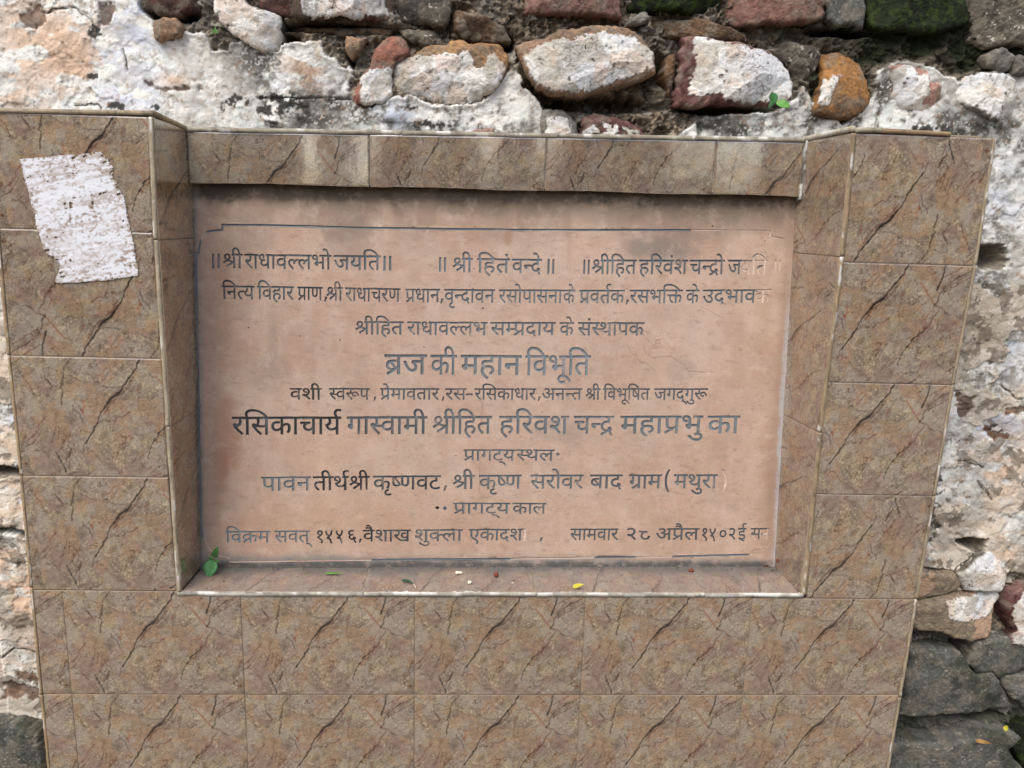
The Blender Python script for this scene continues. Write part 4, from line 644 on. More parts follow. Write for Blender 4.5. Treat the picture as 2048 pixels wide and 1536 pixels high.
n_=M_LINTEL.node_tree.nodes;t_=n_.new('ShaderNodeTexCoord');q_=n_.new('ShaderNodeTexNoise');q_.inputs['Scale'].default_value=24;q_.inputs['Detail'].default_value=4;b_=n_.new('ShaderNodeBump');b_.inputs['Strength'].default_value=.35;b_.inputs['Distance'].default_value=.0012
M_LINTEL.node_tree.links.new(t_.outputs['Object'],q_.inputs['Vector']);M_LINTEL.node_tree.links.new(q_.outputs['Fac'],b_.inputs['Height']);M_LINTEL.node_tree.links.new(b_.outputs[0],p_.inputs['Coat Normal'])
M_PAINT=mat_attr('letter_paint',.42,500,.22,.2,700,.0005,.5)
M_EDGE=mat_attr('tile_edge_ceramic',.75,300,.2,.3,300,.001,.3)
M_CEM=mat_noise('cement',(96,90,82),(160,152,140),60,.9,.5,.002)
M_PAPER=mat_attr('torn_paper',.85,500,.06,.2,300,.0006,.2)

# ---------------------------------------------------------------- ground
gm=mat_noise('dusty_ground',(92,82,70),(132,118,100),6,.95,.4,.01)
g=mesh_obj('ground',[(-200,-200,-.62),(200,-200,-.62),(200,200,-.62),(-200,200,-.62)],np.array([[0,1,2,3]]),gm);g['kind']='structure'

# ---------------------------------------------------------------- added dark piers behind the viewer, placed to shape the lintel's reflections
def build_reflection_piers():
    m=mat_noise('reflection_pier_brick',(74,64,54),(104,90,76),3,.9,.4,.01);bm=bmesh.new()
    def bx(x0,x1,y0,y1,z0,z1):
        r=bmesh.ops.create_cube(bm,size=1);bmesh.ops.scale(bm,vec=(x1-x0,y1-y0,z1-z0),verts=r['verts']);bmesh.ops.translate(bm,vec=((x0+x1)/2,(y0+y1)/2,(z0+z1)/2),verts=r['verts'])
    Y=-7.86
    for x0,x1 in ((-9,-2.45),(-2.27,-1.47),(-.89,.49),(1.24,2.92),(4.36,10)): bx(x0,x1,Y-.5,Y,-.62,1.72)
    bx(-9.05,10.05,Y-.56,Y+.06,1.722,2.1);bx(-9.02,10.02,Y-.54,Y+.04,-.62,.86)
    me=bpy.data.meshes.new('reflection_piers');bm.to_mesh(me);bm.free();me.materials.append(m);o=bpy.data.objects.new('reflection_piers',me);COL.objects.link(o)
    tag(o,'added unseen row of dark piers placed to shape the lintel reflections','wall')
build_reflection_piers()

# ---------------------------------------------------------------- rubble wall
wall=thing('rubble_wall','old rubble stone wall with flaking white and peach limewash behind the tiled surround','wall',(.7,.2,-.6))
def WP(p): return [(a/1000-.7,b/1000+.6) for a,b in p]   # to the wall's own frame
PAL=dict(redbrown=((100,70,62),(64,50,46)),tan=((168,138,112),(128,106,88)),grey=((150,146,136),(104,101,94)),brown=((116,92,70),(62,50,40)),speck=((84,80,72),(42,42,40)),gravel=((112,106,95),(66,62,55)),
 red=((162,112,94),(118,84,74)),ochre=((168,132,94),(116,94,76)),maroon=((92,60,57),(126,98,92)),redbrick=((128,94,84),(90,70,64)),moss=((36,44,26),(22,24,20)),slate=((104,105,99),(76,78,73)),ochre2=((158,116,72),(84,66,50)),
 pink=((184,146,130),(140,112,98)),tan2=((152,138,116),(104,94,80)))
KINDS=dict(mold=0,grey=1,peach=2,blue=3)
def wall_colour(x,z,sd):
    """x,z world metres; sd = signed distance into the bare mortar"""
    n1=fbm(x,z,14,5,1);n2=fbm(x,z*2.2,26,4,2);n3=fbm(x,z,90,4,3);n4=fbm(x,z,240,3,4);st=fbm(x*.75,z*1.25,40,5,5)
    D=[np.zeros(x.shape) for _ in range(4)]
    for a,c,rx,rz,k,s in BLOBS:
        e=((x-a/1000)/(rx/1000*1.25))**2+((z-c/1000)/(rz/1000*1.25))**2
        D[KINDS[k]]=np.maximum(D[KINDS[k]],s*np.exp(-e*.9))
    c=mixc(lin((237,237,229)),lin((222,226,222)),sstep(.44,.56,n2))
    c=mixc(c,lin((206,202,190)),.6*sstep(.5,.6,n1*.6+n3*.4));c=mixc(c,lin((176,172,162)),.5*sstep(.58,.66,n3*.6+n2*.4))
    c=mixc(c,lin((204,214,230)),np.clip(D[3]*1.1,0,1)*sstep(.42,.52,st))
    pe=np.clip(D[2]*1.2+.08,0,1)
    c=mixc(c,lin((224,196,170)),pe*sstep(.45,.52,st*.55+n2*.45))
    c=mixc(c,lin((206,170,144)),.35*pe*sstep(.56,.62,n3*.5+n1*.5))
    gr=np.clip(D[1],0,1.2)
    c=mixc(c,lin((128,126,117)),np.clip(gr,0,1)*sstep(.42,.54,n1*.5+n3*.5)*.9)
    c=mixc(c,lin((86,84,76)),np.clip(gr,0,1)*sstep(.50,.60,n3*.6+n1*.4)*.85);c=c*(1-.42*np.clip(gr,0,1)*sstep(.40,.56,n1))[...,None]
    c=mixc(c,lin((232,232,226)),np.clip(gr,0,1)*sstep(.60,.68,n4*.6+n3*.4)*.8)
    mo=D[0]
    c=mixc(c,lin((44,46,42)),np.clip(sstep(.60,.66,n3*.5+n4*.25+mo*.32)*np.clip(mo*1.6,0,1),0,1)*.92)
    c=mixc(c,lin((60,60,56)),sstep(.76,.79,n4*.65+n3*.35)*.6)
    c=mixc(c,lin((150,120,96)),sstep(.72,.76,fbm(x,z,120,3,8))*.5)
    # peeled layers: broad islands of an older, creamier coat with a dirty rim
    pl=fbm(x,z,17,6,9,.58);rg=sstep(1.40,1.48,x)*(z<.55)+(x<.02)*(z<.6)*1.
    c=mixc(c,lin((212,198,176)),.65*rg*sstep(.50,.515,pl));c=mixc(c,lin((120,110,96)),.55*(.35+.65*np.clip(rg,0,1))*np.exp(-((pl-.507)/.006)**2)*sstep(.45,.6,n3+.1))
    c=mixc(c,lin((160,156,145)),.55*np.clip(rg,0,1)*sstep(.50,.62,fbm(x,z,13,6,11,.6)));c=mixc(c,lin((104,94,80)),.7*np.clip(rg,0,1)*sstep(.60,.615,fbm(x,z,30,6,2,.6)));l2=fbm(x,z,21,6,4,.6);c=mixc(c,lin((118,110,98)),.45*np.exp(-((l2-.503)/.005)**2)*sstep(.42,.58,n3))
    for p in WCR: c=mixc(c,lin((46,40,34)),(1-sstep(.0006,.0022,segdist(x+.004*(n3-.5),z+.008*(n3-.5),p)+.0012*(n4-.5)))*.95)
    for p in FLK:
        m=sstep(-.002,.002,sdf(x,z,p)+.016*(n3-.5)+.008*(n4-.5));c=mixc(c,mixc(lin((132,100,78)),lin((84,66,54)),sstep(.3,.7,st)),m*.85)
    b=sstep(-.0015,.0015,sd)
    bare=mixc(lin((122,110,94)),lin((76,68,58)),sstep(.38,.62,n3))
    bare=mixc(bare,lin((128,124,114)),.75*sstep(.46,.58,n1));bare=mixc(bare,lin((206,202,190)),.55*sstep(.56,.62,n2)*sstep(.5,.6,n3));bare=mixc(bare,lin((176,160,136)),.7*sstep(.66,.72,n4))
    right=sstep(1.10,1.30,x)*sstep(.80,.88,z)
    bare=mixc(bare,lin((58,58,48)),right*.75);bare=mixc(bare,lin((36,44,24)),right*sstep(.42,.56,n1)*.9)
    bare=bare*(1-.18*sstep(.88,.94,z))[...,None]
    low=1-sstep(-.22,-.12,z)
    bare=mixc(bare,lin((98,98,92)),low*.75);bare=mixc(bare,lin((40,50,30)),low*sstep(.54,.62,n1)*.6)
    rim=np.exp(-(np.abs(sd-.004)/.005)**2)*.5
    bare=mixc(bare,lin((150,140,124)),rim)
    return mixc(c,bare,b)
BR=[[(a/1000,b/1000) for a,b in p] for p in BARE];FLK=[[(a/1000,b/1000) for a,b in p] for p in FLAKES];WCR=[[(a/1000,b/1000) for a,b in p] for p in WCRACKS]
def build_wall():
    xs=np.concatenate([np.arange(-1.6,-.8,.02),np.arange(-.8,-.26,.0045),np.arange(-.26,1.82,RES),np.arange(1.82,2.3,.0045),np.arange(2.3,3.2,.02)])
    zs=np.concatenate([np.arange(-.66,-.44,.02),np.arange(-.44,1.08,RES),np.arange(1.08,1.4,.005),np.arange(1.4,2.3,.02)])
    X,Z=np.meshgrid(xs,zs);n3=fbm(X,Z,60,5,21);n1=fbm(X,Z,11,4,22);nn=fbm(X,Z,170,3,23)
    hid=(X>.0)&(X<1.42)&(Z<.72)
    sd=np.full(X.shape,-1.)
    for p in BR:
        bb=np.array(p);m=(X>bb[:,0].min()-.1)&(X<bb[:,0].max()+.1)&(Z>bb[:,1].min()-.1)&(Z<bb[:,1].max()+.1)&~hid
        t=np.full(X.shape,-1.);t[m]=sdf(X[m],Z[m],p);sd=np.maximum(sd,t)
    far=sstep(1.0,1.1,Z)+(X<-.3)+(X>1.85)
    sd=np.where(far>.5,np.maximum(sd,(fbm(X,Z,3.2,3,30)-.52)*.3),sd)
    sd=sd+.010*(n3-.5)+.006*(nn-.5)
    b=sstep(-.0022,.0022,sd)
    fl=np.zeros(X.shape)
    for p in FLK:
        bb=np.array(p);m=(np.abs(X-bb[:,0].mean())<.1)&(np.abs(Z-bb[:,1].mean())<.1)
        fl[m]=np.maximum(fl[m],sstep(-.002,.002,sdf(X[m],Z[m],p)+.016*(fbm(X[m],Z[m],90,4,3)-.5)))
    for p in WCR:
        bb=np.array(p);m=(np.abs(X-bb[:,0].mean())<.12)&(np.abs(Z-bb[:,1].mean())<.12)
        fl[m]=np.maximum(fl[m],1-sstep(.0005,.003,segdist(X[m]+.004*(n3[m]-.5),Z[m]+.008*(n3[m]-.5),p)))
    Y=.166+(n1-.5)*.016+(n3-.5)*.005+fl*.003
    hol=np.zeros(X.shape)
    for a,c_,rx,rz in HOLES: hol=np.maximum(hol,np.exp(-(((X-a/1000)/(rx/1000))**2+((Z-c_/1000)/(rz/1000))**2)**2))
    gv=fbm(X,Z,95,3,26);deep=.009+.007*sstep(0,.03,sd)+(fbm(X,Z,34,5,24,.6)-.5)*.034+(nn-.5)*.009-.007*sstep(.55,.63,gv)+hol*.060
    pl=fbm(X,Z,17,6,9,.58);Y=Y+(1-b)*(.0022*sstep(.512,.500,pl)*np.clip((X>1.44)*(Z<.7)+(X<.03)+0.,0,1)+.0013*sstep(.50,.512,fbm(X,Z,21,6,4,.6))+(fbm(X,Z,150,4,12)-.5)*.0013)
    Y=Y+b*deep-.003*np.exp(-((sd+.004)/.004)**2)
    Y=np.maximum(Y,.146)
    inm=(X>-.1)&(X<1.47)&(Z<.80);Y=np.where(inm,np.maximum(Y,.1635),Y)
    c=wall_colour(X,Z,sd)
    V=np.stack([X,Y,Z],-1).reshape(-1,3)-np.array([.7,.2,-.6])
    f=gridf(len(zs),len(xs));hf=hid.ravel();f=f[~hf[f].all(1)]
    used=np.zeros(len(V),bool);used[f.ravel()]=True;ix=np.cumsum(used)-1
    o=mesh_obj('plaster_face',V[used],ix[f],M_WALL,wall,c.reshape(-1,3)[used],True)
    # masonry body behind the face
    bm=bmesh.new();bmesh.ops.create_cube(bm,size=1);bmesh.ops.scale(bm,vec=(4.8,.45,2.95),verts=bm.verts)
    bmesh.ops.translate(bm,vec=(.1,.29,1.46-.04),verts=bm.verts)
    me=bpy.data.meshes.new('masonry_body');bm.to_mesh(me);bm.free();me.materials.append(M_CEM)
    ob=bpy.data.objects.new('masonry_body',me);COL.objects.link(ob);ob.parent=wall
build_wall()
def build_stone(poly,white,kind,off,label,seed):
    p=np.array(poly,float)/1000;n=len(p);per=np.hypot(*np.diff(np.concatenate([p,p[:1]]),axis=0).T).sum();N=int(np.clip(per/.0018,90,460))
    # resample the outline evenly and roughen it
    q=np.concatenate([p,p[:1]]);L=np.concatenate([[0],np.cumsum(np.hypot(*np.diff(q,axis=0).T))]);t=np.linspace(0,L[-1],N,endpoint=False)
    ox=np.interp(t,L,q[:,0]);oz=np.interp(t,L,q[:,1])
    for _ in range(3):
        ox=(np.roll(ox,1)+2*ox+np.roll(ox,-1))/4;oz=(np.roll(oz,1)+2*oz+np.roll(oz,-1))/4
    cx,cz=ox.mean(),oz.mean();R=int(np.clip(max(np.ptp(ox),np.ptp(oz))/.0036,22,90))
    j=(fbm(ox,oz,70,4,seed)-.5)*.012;d=np.hypot(ox-cx,oz-cz);ox=ox+(ox-cx)/d*j;oz=oz+(oz-cz)/d*j
    tt=np.linspace(0,1,R+1)[1:]**.8
    X=cx+(ox-cx)[None]*tt[:,None];Z=cz+(oz-cz)[None]*tt[:,None]
    X=np.concatenate([np.full((1,N),cx),X]);Z=np.concatenate([np.full((1,N),cz),Z])
    outl=list(zip(ox[::2],oz[::2]));e=np.maximum(sdf(X,Z,outl),0)
    y0=.160+off/1000;sz=min(np.ptp(ox),np.ptp(oz))
    rg=1.5 if kind in('brown','gravel','moss') else 1.
    rr=np.random.default_rng(int(abs(cx)*1e4)+seed);hx,hz=np.ptp(ox)/2,np.ptp(oz)/2;fac=np.zeros(X.shape)
    for _ in range(9):
        a_=rr.uniform(0,6.28);ca,sa=math.cos(a_),math.sin(a_);ext=math.hypot(hx*ca,hz*sa);dd_=((X-cx)*ca+(Z-cz)*sa)/ext
        fac=np.maximum(fac,rr.uniform(.10,.55)*ext*(dd_-rr.uniform(.25,.85)+.10*(fbm(X,Z,30,3,seed)-.5)))
    tl_=rr.uniform(-.10,.10,2);wv=1. if kind!='slate' else .7
    Y=y0-.001+np.minimum(fac,.02)*(.45 if kind=='slate' else 1)+tl_[0]*(X-cx)+tl_[1]*(Z-cz)+.006*np.exp(-e/.0022)+wv*((fbm(X,Z,20,4,seed)-.5)*.007+(fbm(X,Z,62,5,seed+1,.55)-.5)*.0042+(fbm(X,Z,230,2,seed+2)-.5)*.0012)*rg
    # skirt going back into the wall
    sk=[];
    for dy in np.linspace(.004,.10,18):
        sh=1-.9*dy*dy/.1+(fbm(ox*1+dy,oz*1-dy*.7,60,3,seed)-.5)*.0003/max(hx,.02);sk.append((cx+(ox-cx)*sh,Y[-1]+dy+(fbm(ox+oz,oz-ox+dy,90,3,seed+2)-.5)*.003,cz+(oz-cz)*sh+(fbm(ox,oz*.3+dy,80,3,seed+1)-.5)*.004))
    X=np.concatenate([X]+[s[0][None] for s in sk]);Y=np.concatenate([Y]+[s[1][None] for s in sk]);Z=np.concatenate([Z]+[s[2][None] for s in sk])
    dp=Y-y0;Xc=X+dp*.55;Zc=Z+dp*.85;a,b=PAL[kind];n1=fbm(Xc,Zc,22,5,seed+3);n2=fbm(Xc,Zc,110,4,seed+4);n3=fbm(Xc,Zc,260,3,seed+5)
    c=mixc(lin(a),lin(b),sstep(.35,.65,n1*.6+n2*.4));c=mixc(c,lin((128,120,106)),.5*sstep(.5,.62,fbm(X,Z,48,5,seed+9))*(kind not in('moss',)))
    c=c*(1+.9*(n3-.5)+.5*(n2-.5))[...,None]
    if kind in('speck','gravel'): c=mixc(c,lin((206,202,190)),sstep(.66,.71,n3*.5+n2*.5)*.9)
    if kind=='moss': c=mixc(c,lin((58,74,30)),sstep(.54,.64,n2)*.6)
    if kind=='slate': c=mixc(c,lin((168,164,150)),sstep(.66,.72,n3*.6+n2*.4)*.6);c=mixc(c,lin((58,64,48)),.45*sstep(.55,.65,n1))
    if kind=='ochre2': c=mixc(c,lin((58,46,34)),sstep(.795,.76,Z+.02*(n1-.5))*.8)
    if kind=='tan2': c=mixc(c,lin((204,170,142)),.6*sstep(.48,.6,n1))
    if kind=='redbrick': c=mixc(c,lin((150,118,104)),.5*sstep(.5,.62,n2))
    if kind in('grey','tan','pink'): c=mixc(c,lin((62,60,56)),sstep(.64,.70,n2*.6+n3*.4)*.7)
    if white:
        wp=[(u/1000,v/1000) for u,v in white];s=sdf(X,Z,wp)+.013*(n2-.5)+.006*(n3-.5)+.010*(n1-.5)
        m=sstep(-.0012,.0012,s)*(1-sstep(.715,.75,n3*.5+n2*.5)*.9)*np.concatenate([np.ones(R+1),np.zeros(18)])[:,None]
        if label and 'dusted' in label: m=m*sstep(.40,.46,n2)
        wc=mixc(lin((238,236,228)),lin((222,224,224)),sstep(.4,.65,n1));wc=mixc(wc,lin((228,200,174)),.5*sstep(.58,.66,fbm(X,Z,35,4,seed+7)))
        wc=mixc(wc,lin((150,146,136)),.5*sstep(.60,.70,n2));wc=mixc(wc,lin((176,168,150)),.6*sstep(.50,.60,fbm(X,Z,26,5,seed+10)));wc=wc*.94;wc=mixc(wc,lin((120,98,84)),.7*(1-sstep(.004,.010,np.abs(fbm(X,Z,18,4,seed+8)-.5)))*sstep(.5,.58,n1))
        c=mixc(c,wc,m);Y=Y-.0016*m
    V=np.stack([X,Y,Z],-1).reshape(-1,3)-np.array([.7,.2,-.6])
    i=np.arange(X.shape[0]-1)[:,None]*N;k=np.arange(N)[None];f=np.stack([i+k,i+(k+1)%N,i+N+(k+1)%N,i+N+k],-1).reshape(-1,4)
    # the centre ring collapses to one point
    f3=[]
    keep=f[N:];cen=np.stack([np.zeros(N,int),N+np.arange(N),N+(np.arange(N)+1)%N],1)
    o=mesh_obj('stone',V,[cen[:,[0,2,1]],keep],M_STONE,wall,c.reshape(-1,3),True)
    if label:o['label']=label
    return o
for i,(p,wp,k,off,lab) in enumerate(STONES): build_stone(p,wp,k,off,lab,(i*3)%11)

# ---------------------------------------------------------------- printed marble pattern, the same on every tile
def make_print():
    h,w_=400,600;v,u=np.meshgrid((np.arange(h)+.5)/h,(np.arange(w_)+.5)/w_,indexing='ij');x=u*.3;z=v*.2
    n1=fbm(x,z,30,5,1);n2=fbm(x,z,90,5,2);n3=fbm(x,z,300,4,3);n4=fbm(x,z,650,2,4)
    ang=(x*.62+z*.78);n5=fbm(ang*2.6,(x*.78-z*.62)*.5+ang*.1,60,4,5)
    c=mixc(lin((149,136,122)),lin((163,149,123)),sstep(.38,.62,n1))
    c=mixc(c,lin((130,116,108)),.7*sstep(.47,.60,fbm(x,z,55,4,6)))
    c=mixc(c,lin((166,156,143)),.55*sstep(.53,.64,n5))
    c=mixc(c,lin((150,126,100)),.45*sstep(.54,.66,fbm(x,z,42,5,7)))
    c=mixc(c,lin((112,97,91)),.75*sstep(.56,.66,n2*.6+n3*.4))
    c=mixc(c,lin((188,172,148)),.6*sstep(.57,.68,n3*.6+fbm(x,z,70,3,9)*.4))
    # small angular shards of the printed breccia
    qx=np.round((x+.006*(n2-.5))*150)/150;qz=np.round((z+.006*(n1-.5))*150)/150
    sh=fbm(qx+.01*(n3-.5),qz,210,2,10);c=c*(1+.26*(sh-.5))[...,None]
    c=c*(1+.42*(n4-.5))[...,None]
    c=mixc(c,lin((150,122,118)),.55*sstep(.50,.60,fbm(x,z,34,4,11)));c=mixc(c,lin((172,138,104)),.5*sstep(.52,.62,fbm(x,z,38,5,10)));c=mixc(c,lin((158,156,150)),.5*sstep(.55,.64,fbm(x,z,48,5,1)))
    # crackle
    for sc,s,w0,amt,cc in ((30,3,.009,.75,(108,62,42)),(52,7,.010,.7,(100,64,50)),(75,8,.012,.7,(108,72,54)),(120,5,.018,.55,(90,72,62)),(170,2,.03,.3,(96,80,70))):
        r=np.abs(fbm(x,z,sc,4,s)-.5);m=(1-sstep(w0*.3,w0,r))*sstep(.42,.56,fbm(x,z,26,3,s+2));c=mixc(c,lin(cc),m*amt)
    def blob(cu,cv,ru,rv,col,a,s=1):
        nonlocal c
        e=((u-cu)/ru)**2+((v-cv)/rv)**2+5*(n2-.5)+3*(n3-.5)+2.5*(n1-.5);c=mixc(c,lin(col)*(.75+.5*n4)[...,None],(1-sstep(.1,1.4,e))*a*.85)
    def line(pts,wd,col,a,jit=.003,seed=0):
        nonlocal c
        p=[(pu*.3,pv*.2) for pu,pv in pts]
        d=segdist(x+jit*2*(fbm(x,z,95,4,seed,.6)-.5),z+jit*2*(fbm(x,z,95,4,seed+3,.6)-.5),p)
        wv=wd*(.62+1.1*fbm(x,z,60,2,seed+5));c=mixc(c,lin(col),(1-sstep(wv*.5,wv*1.3,d))*a)
    mu=c.mean((0,1));c=mu+(c-mu)*1.2;g_=c.mean(-1,keepdims=True);c=np.clip(g_+(mu-mu.mean())*(g_/mu.mean())+((c-g_)-(mu-mu.mean())*(g_/mu.mean()))*.62,.008,1)
    c=c*np.array((.93,.935,.865))*(1+.30*(n4-.5)+.30*(n3-.5))[...,None]
    K=(30,27,29);BRN=(102,68,50);DB=(80,60,50)
    A=[(.63,.0),(.60,.09),(.58,.125),(.53,.23),(.508,.285),(.479,.31),(.437,.375),(.403,.45),(.374,.55),(.33,.65),(.305,.72)]
    line([(a+.012,b+.01) for a,b in A[2:8]],.0011,BRN,.7,.005,2)
    line(A,.0013,K,.90,.0026,1);line(A[4:7],.0019,K,.8,.0035,6);line([(a+.006,b+.035) for a,b in A[3:9]],.0005,K,.6,.004,7);line([(.54,.22),(.51,.30)],.0009,BRN,.7,.004,4)
    line([(.305,.72),(.28,.80)],.0008,BRN,.85,.004,3)
    Bk=[(.775,.52),(.745,.56),(.713,.60),(.69,.65),(.671,.68),(.655,.73),(.642,.77),(.638,.84)]
    line(Bk,.0011,K,.88,.004,7);line([(.83,.36),(.797,.45),(.77,.53),(.72,.63)],.0011,BRN,.75,.005,8);line([(.642,.78),(.61,.79),(.57,.83),(.54,.88)],.0007,DB,.8,.004,9)
    line([(.835,.0),(.825,.09),(.803,.20)],.0010,K,.9,.003,1);line([(.83,.10),(.87,.07),(.92,.02)],.0009,BRN,.7,.004,2)
    line([(1.0,.03),(.93,.085),(.847,.17),(.813,.27),(.80,.35)],.0009,DB,.9,.005,3);line([(1.0,.10),(.93,.14),(.86,.2)],.0007,BRN,.7,.005,4)
    line([(.27,.0),(.24,.07),(.22,.14),(.203,.27),(.198,.40)],.0009,DB,.85,.005,5)
    line([(.11,.10),(.152,.09),(.22,.14),(.286,.17),(.33,.2)],.0007,DB,.75,.005,6);line([(.36,.14),(.378,.21),(.43,.243),(.503,.255)],.0007,DB,.7,.005,7)
    line([(.12,.16),(.135,.2),(.155,.235)],.0010,DB,.85,.003,8);line([(.0,.15),(.03,.22),(.06,.31)],.0009,BRN,.8,.004,9)
    line([(.10,.50),(.06,.6),(.0,.70)],.0013,(104,64,58),.7,.006,1);line([(.08,.62),(.04,.7),(.0,.75)],.0007,DB,.7,.004,2)
    for k,(a,b) in enumerate(((.16,.54),(.18,.57),(.205,.60),(.225,.63),(.15,.60))): line([(a,b),(a-.008,b+.05),(a-.024,b+.12)],.0006,DB,.75,.005,k)
    line([(.144,.80),(.165,.86),(.186,.92),(.194,.99)],.0011,K,.85,.004,3);line([(.144,.80),(.17,.76),(.196,.70),(.21,.64)],.0008,BRN,.8,.005,4)
    line([(.228,.76),(.21,.82),(.194,.875)],.0014,DB,.9,.004,5);line([(.215,.85),(.205,.93),(.21,1.)],.0007,BRN,.7,.004,6)
    line([(.745,.955),(.73,.98),(.712,1.0)],.0015,K,.9,.003,7);line([(.70,.0),(.665,.04),(.64,.07)],.0010,K,.0,.003,8)
    line([(.70,.15),(.74,.20),(.797,.315)],.0012,(142,84,58),.8,.005,9);line([(.797,.315),(.84,.35),(.879,.39),(.99,.45)],.0007,DB,.8,.005,1)
    line([(.79,.38),(.765,.45),(.747,.53)],.0010,(136,80,56),.7,.005,2);line([(.467,.52),(.50,.49),(.55,.45)],.0010,BRN,.7,.005,3)
    line([(.987,.66),(.96,.75),(.93,.85),(.905,.99)],.0007,BRN,.8,.006,4);line([(1.0,.72),(.97,.80),(.94,.88)],.0006,DB,.8,.005,5);line([(.07,.75),(.1,.82),(.13,.93)],.0006,DB,.65,.006,6)
    line([(.25,.40),(.28,.47),(.305,.54)],.0010,(96,74,78),.8,.004,7);line([(.28,.40),(.30,.46),(.315,.53)],.0008,DB,.7,.004,8);line([(.31,.34),(.315,.40),(.308,.46)],.0010,(146,80,52),.7,.006,9)
    line([(.62,.18),(.605,.25),(.61,.3)],.0008,(136,70,46),.7,.006,2);line([(.65,.13),(.62,.24),(.60,.35)],.0006,BRN,.6,.005,3)
    line([(.66,.92),(.70,.91),(.76,.88)],.0006,DB,.7,.006,4);line([(.47,.78),(.46,.85),(.45,.9)],.0007,DB,.7,.004,5);line([(.33,.79),(.37,.83),(.40,.88)],.0006,DB,.6,.005,6)
    return np.clip(c,0,1)
PRINT=make_print()
def sample_print(u,v):
    h,w_=PRINT.shape[:2];fx=np.clip((u%1)*w_-.5,0,w_-1.001);fy=np.clip((v%1)*h-.5,0,h-1.001);x0=fx.astype(int);y0=fy.astype(int);ax_=(fx-x0)[...,None];ay=(fy-y0)[...,None]
    return (PRINT[y0,x0]*(1-ax_)+PRINT[y0,x0+1]*ax_)*(1-ay)+(PRINT[y0+1,x0]*(1-ax_)+PRINT[y0+1,x0+1]*ax_)*ay
def tile_face(name,parent,P,tiles,normal,res=.0013,label=None,gap=.0007,thick=.007,tint=None,mat=None):
    """P(a,b)->xyz arrays; tiles: (a0,a1,b0,b1, uv function of (a,b)); a0/a1 may be functions of b"""
    V=[];F=[];C=[];MI=[];off=0;nrm=np.array(normal,float)
    for a0,a1,b0,b1,uv in tiles:
        fa0=a0 if callable(a0) else (lambda b,q=a0:b*0+q);fa1=a1 if callable(a1) else (lambda b,q=a1:b*0+q)
        bm_=(b0+b1)/2;wd=float(abs(fa1(np.array(bm_))-fa0(np.array(bm_))));nb=max(3,int((b1-b0)/res));na=max(3,int(wd/res))
        s=np.linspace(0,1,na)[None];b=np.linspace(b0+gap,b1-gap,nb)[:,None]
        A0=fa0(b)+gap;A1=fa1(b)-gap;a=A0+(A1-A0)*s;b=b+0*a
        u,v=uv(a,b);c=sample_print(u,v)
        if tint: c=tint(a,b,c)
        p=np.stack(np.broadcast_arrays(*P(a,b)),-1).astype(float)
        t=rng.uniform(-.0003,.0003,3)
        h=t[0]+t[1]*(s*2-1)+t[2]*np.linspace(-1,1,nb)[:,None]+(fbm(a,b,9,2,3)-.5)*.0007
        h=h+0*a;h[0]-=.0006;h[-1]-=.0006;h[:,0]-=.0006;h[:,-1]-=.0006
        p=p+nrm*h[...,None]
        # drop the rim back to the grout
        rim=[p[0],p[-1],p[:,0],p[:,-1]]
        V.append(p.reshape(-1,3));C.append(c.reshape(-1,3));f=gridf(nb,na,off);F.append(f);MI.append(np.zeros(len(f),int));off+=na*nb
        for k,e in enumerate(rim):
            ce=[c[0],c[-1],c[:,0],c[:,-1]][k]*0+lin((176,158,134))
            V.append(np.concatenate([e,e-nrm*thick]));C.append(np.concatenate([ce,ce]));m=len(e);f=gridf(2,m,off);F.append(f);MI.append(np.zeros(len(f),int));off+=2*m
        # grout bed
        ga=np.array([fa0(np.array(b0)),fa1(np.array(b0)),fa1(np.array(b1)),fa0(np.array(b1))],float);gb=np.array([b0,b0,b1,b1],float)
        gp=np.stack(np.broadcast_arrays(*P(ga,gb)),-1)-nrm*.0016
        V.append(gp);C.append(np.tile(lin((190,176,152)),(4,1)));F.append(np.array([[0,1,2,3]])+off);MI.append([1]);off+=4
    o=mesh_obj(name,np.concatenate(V),np.concatenate(F),None,parent,np.concatenate(C),False,np.concatenate(MI),[mat or M_TILE,M_GROUT])
    if label:o['label']=label
    return o
sur=thing('tiled_surround','stepped masonry surround faced in brown marble print tiles framing the inscription slab','monument',(0,0,0))
def li(zs,xs): return lambda z:np.interp(z,zs,xs)
FR=lambda a,b:(a,0*a,b)
def UV(uo,zt,flip=False):
    def f(a,b):
        u=(a-uo)/.3;v=(zt-b)/.2
        return (1-u,1-v) if flip else (u,v)
    return f
LL=li([-.4,-.2,0,.2,.4,.6,.78],[-.092,-.091,-.090,-.088,-.088,-.085,-.083]);LR=li([0,.2,.4,.6,.78],[.151,.148,.149,.148,.151])
RL=li([-.007,.19,.388,.589,.79],[1.256,1.252,1.250,1.254,1.250]);RR=li([-.4,-.204,-.007,.19,.389,.588,.79],[1.447,1.451,1.455,1.46,1.464,1.472,1.473])
tile_face('pier_face',sur,FR,[(LL,LR,-.0022,.202,UV(-.073,.203)),(LL,LR,.202,.403,UV(-.073,.403)),(LL,LR,.403,.603,UV(-.088,.603,True)),(LL,LR,.603,.776,UV(-.071,.803))],(0,-1,0),label='pier with the torn white paper on it')
tile_face('pier_face',sur,FR,[(RL,RR,-.007,.189,UV(1.256-.355*.3,.19,True)),(RL,RR,.189,.388,UV(1.252-.25*.3,.388)),(RL,RR,.388,.5885,UV(1.25-.25*.3,.588)),(RL,RR,.5885,.7905,UV(1.25-.306*.3,.79,True))],(0,-1,0))
bt=[]
jx=[.2584,.5584,.8584,1.1584]
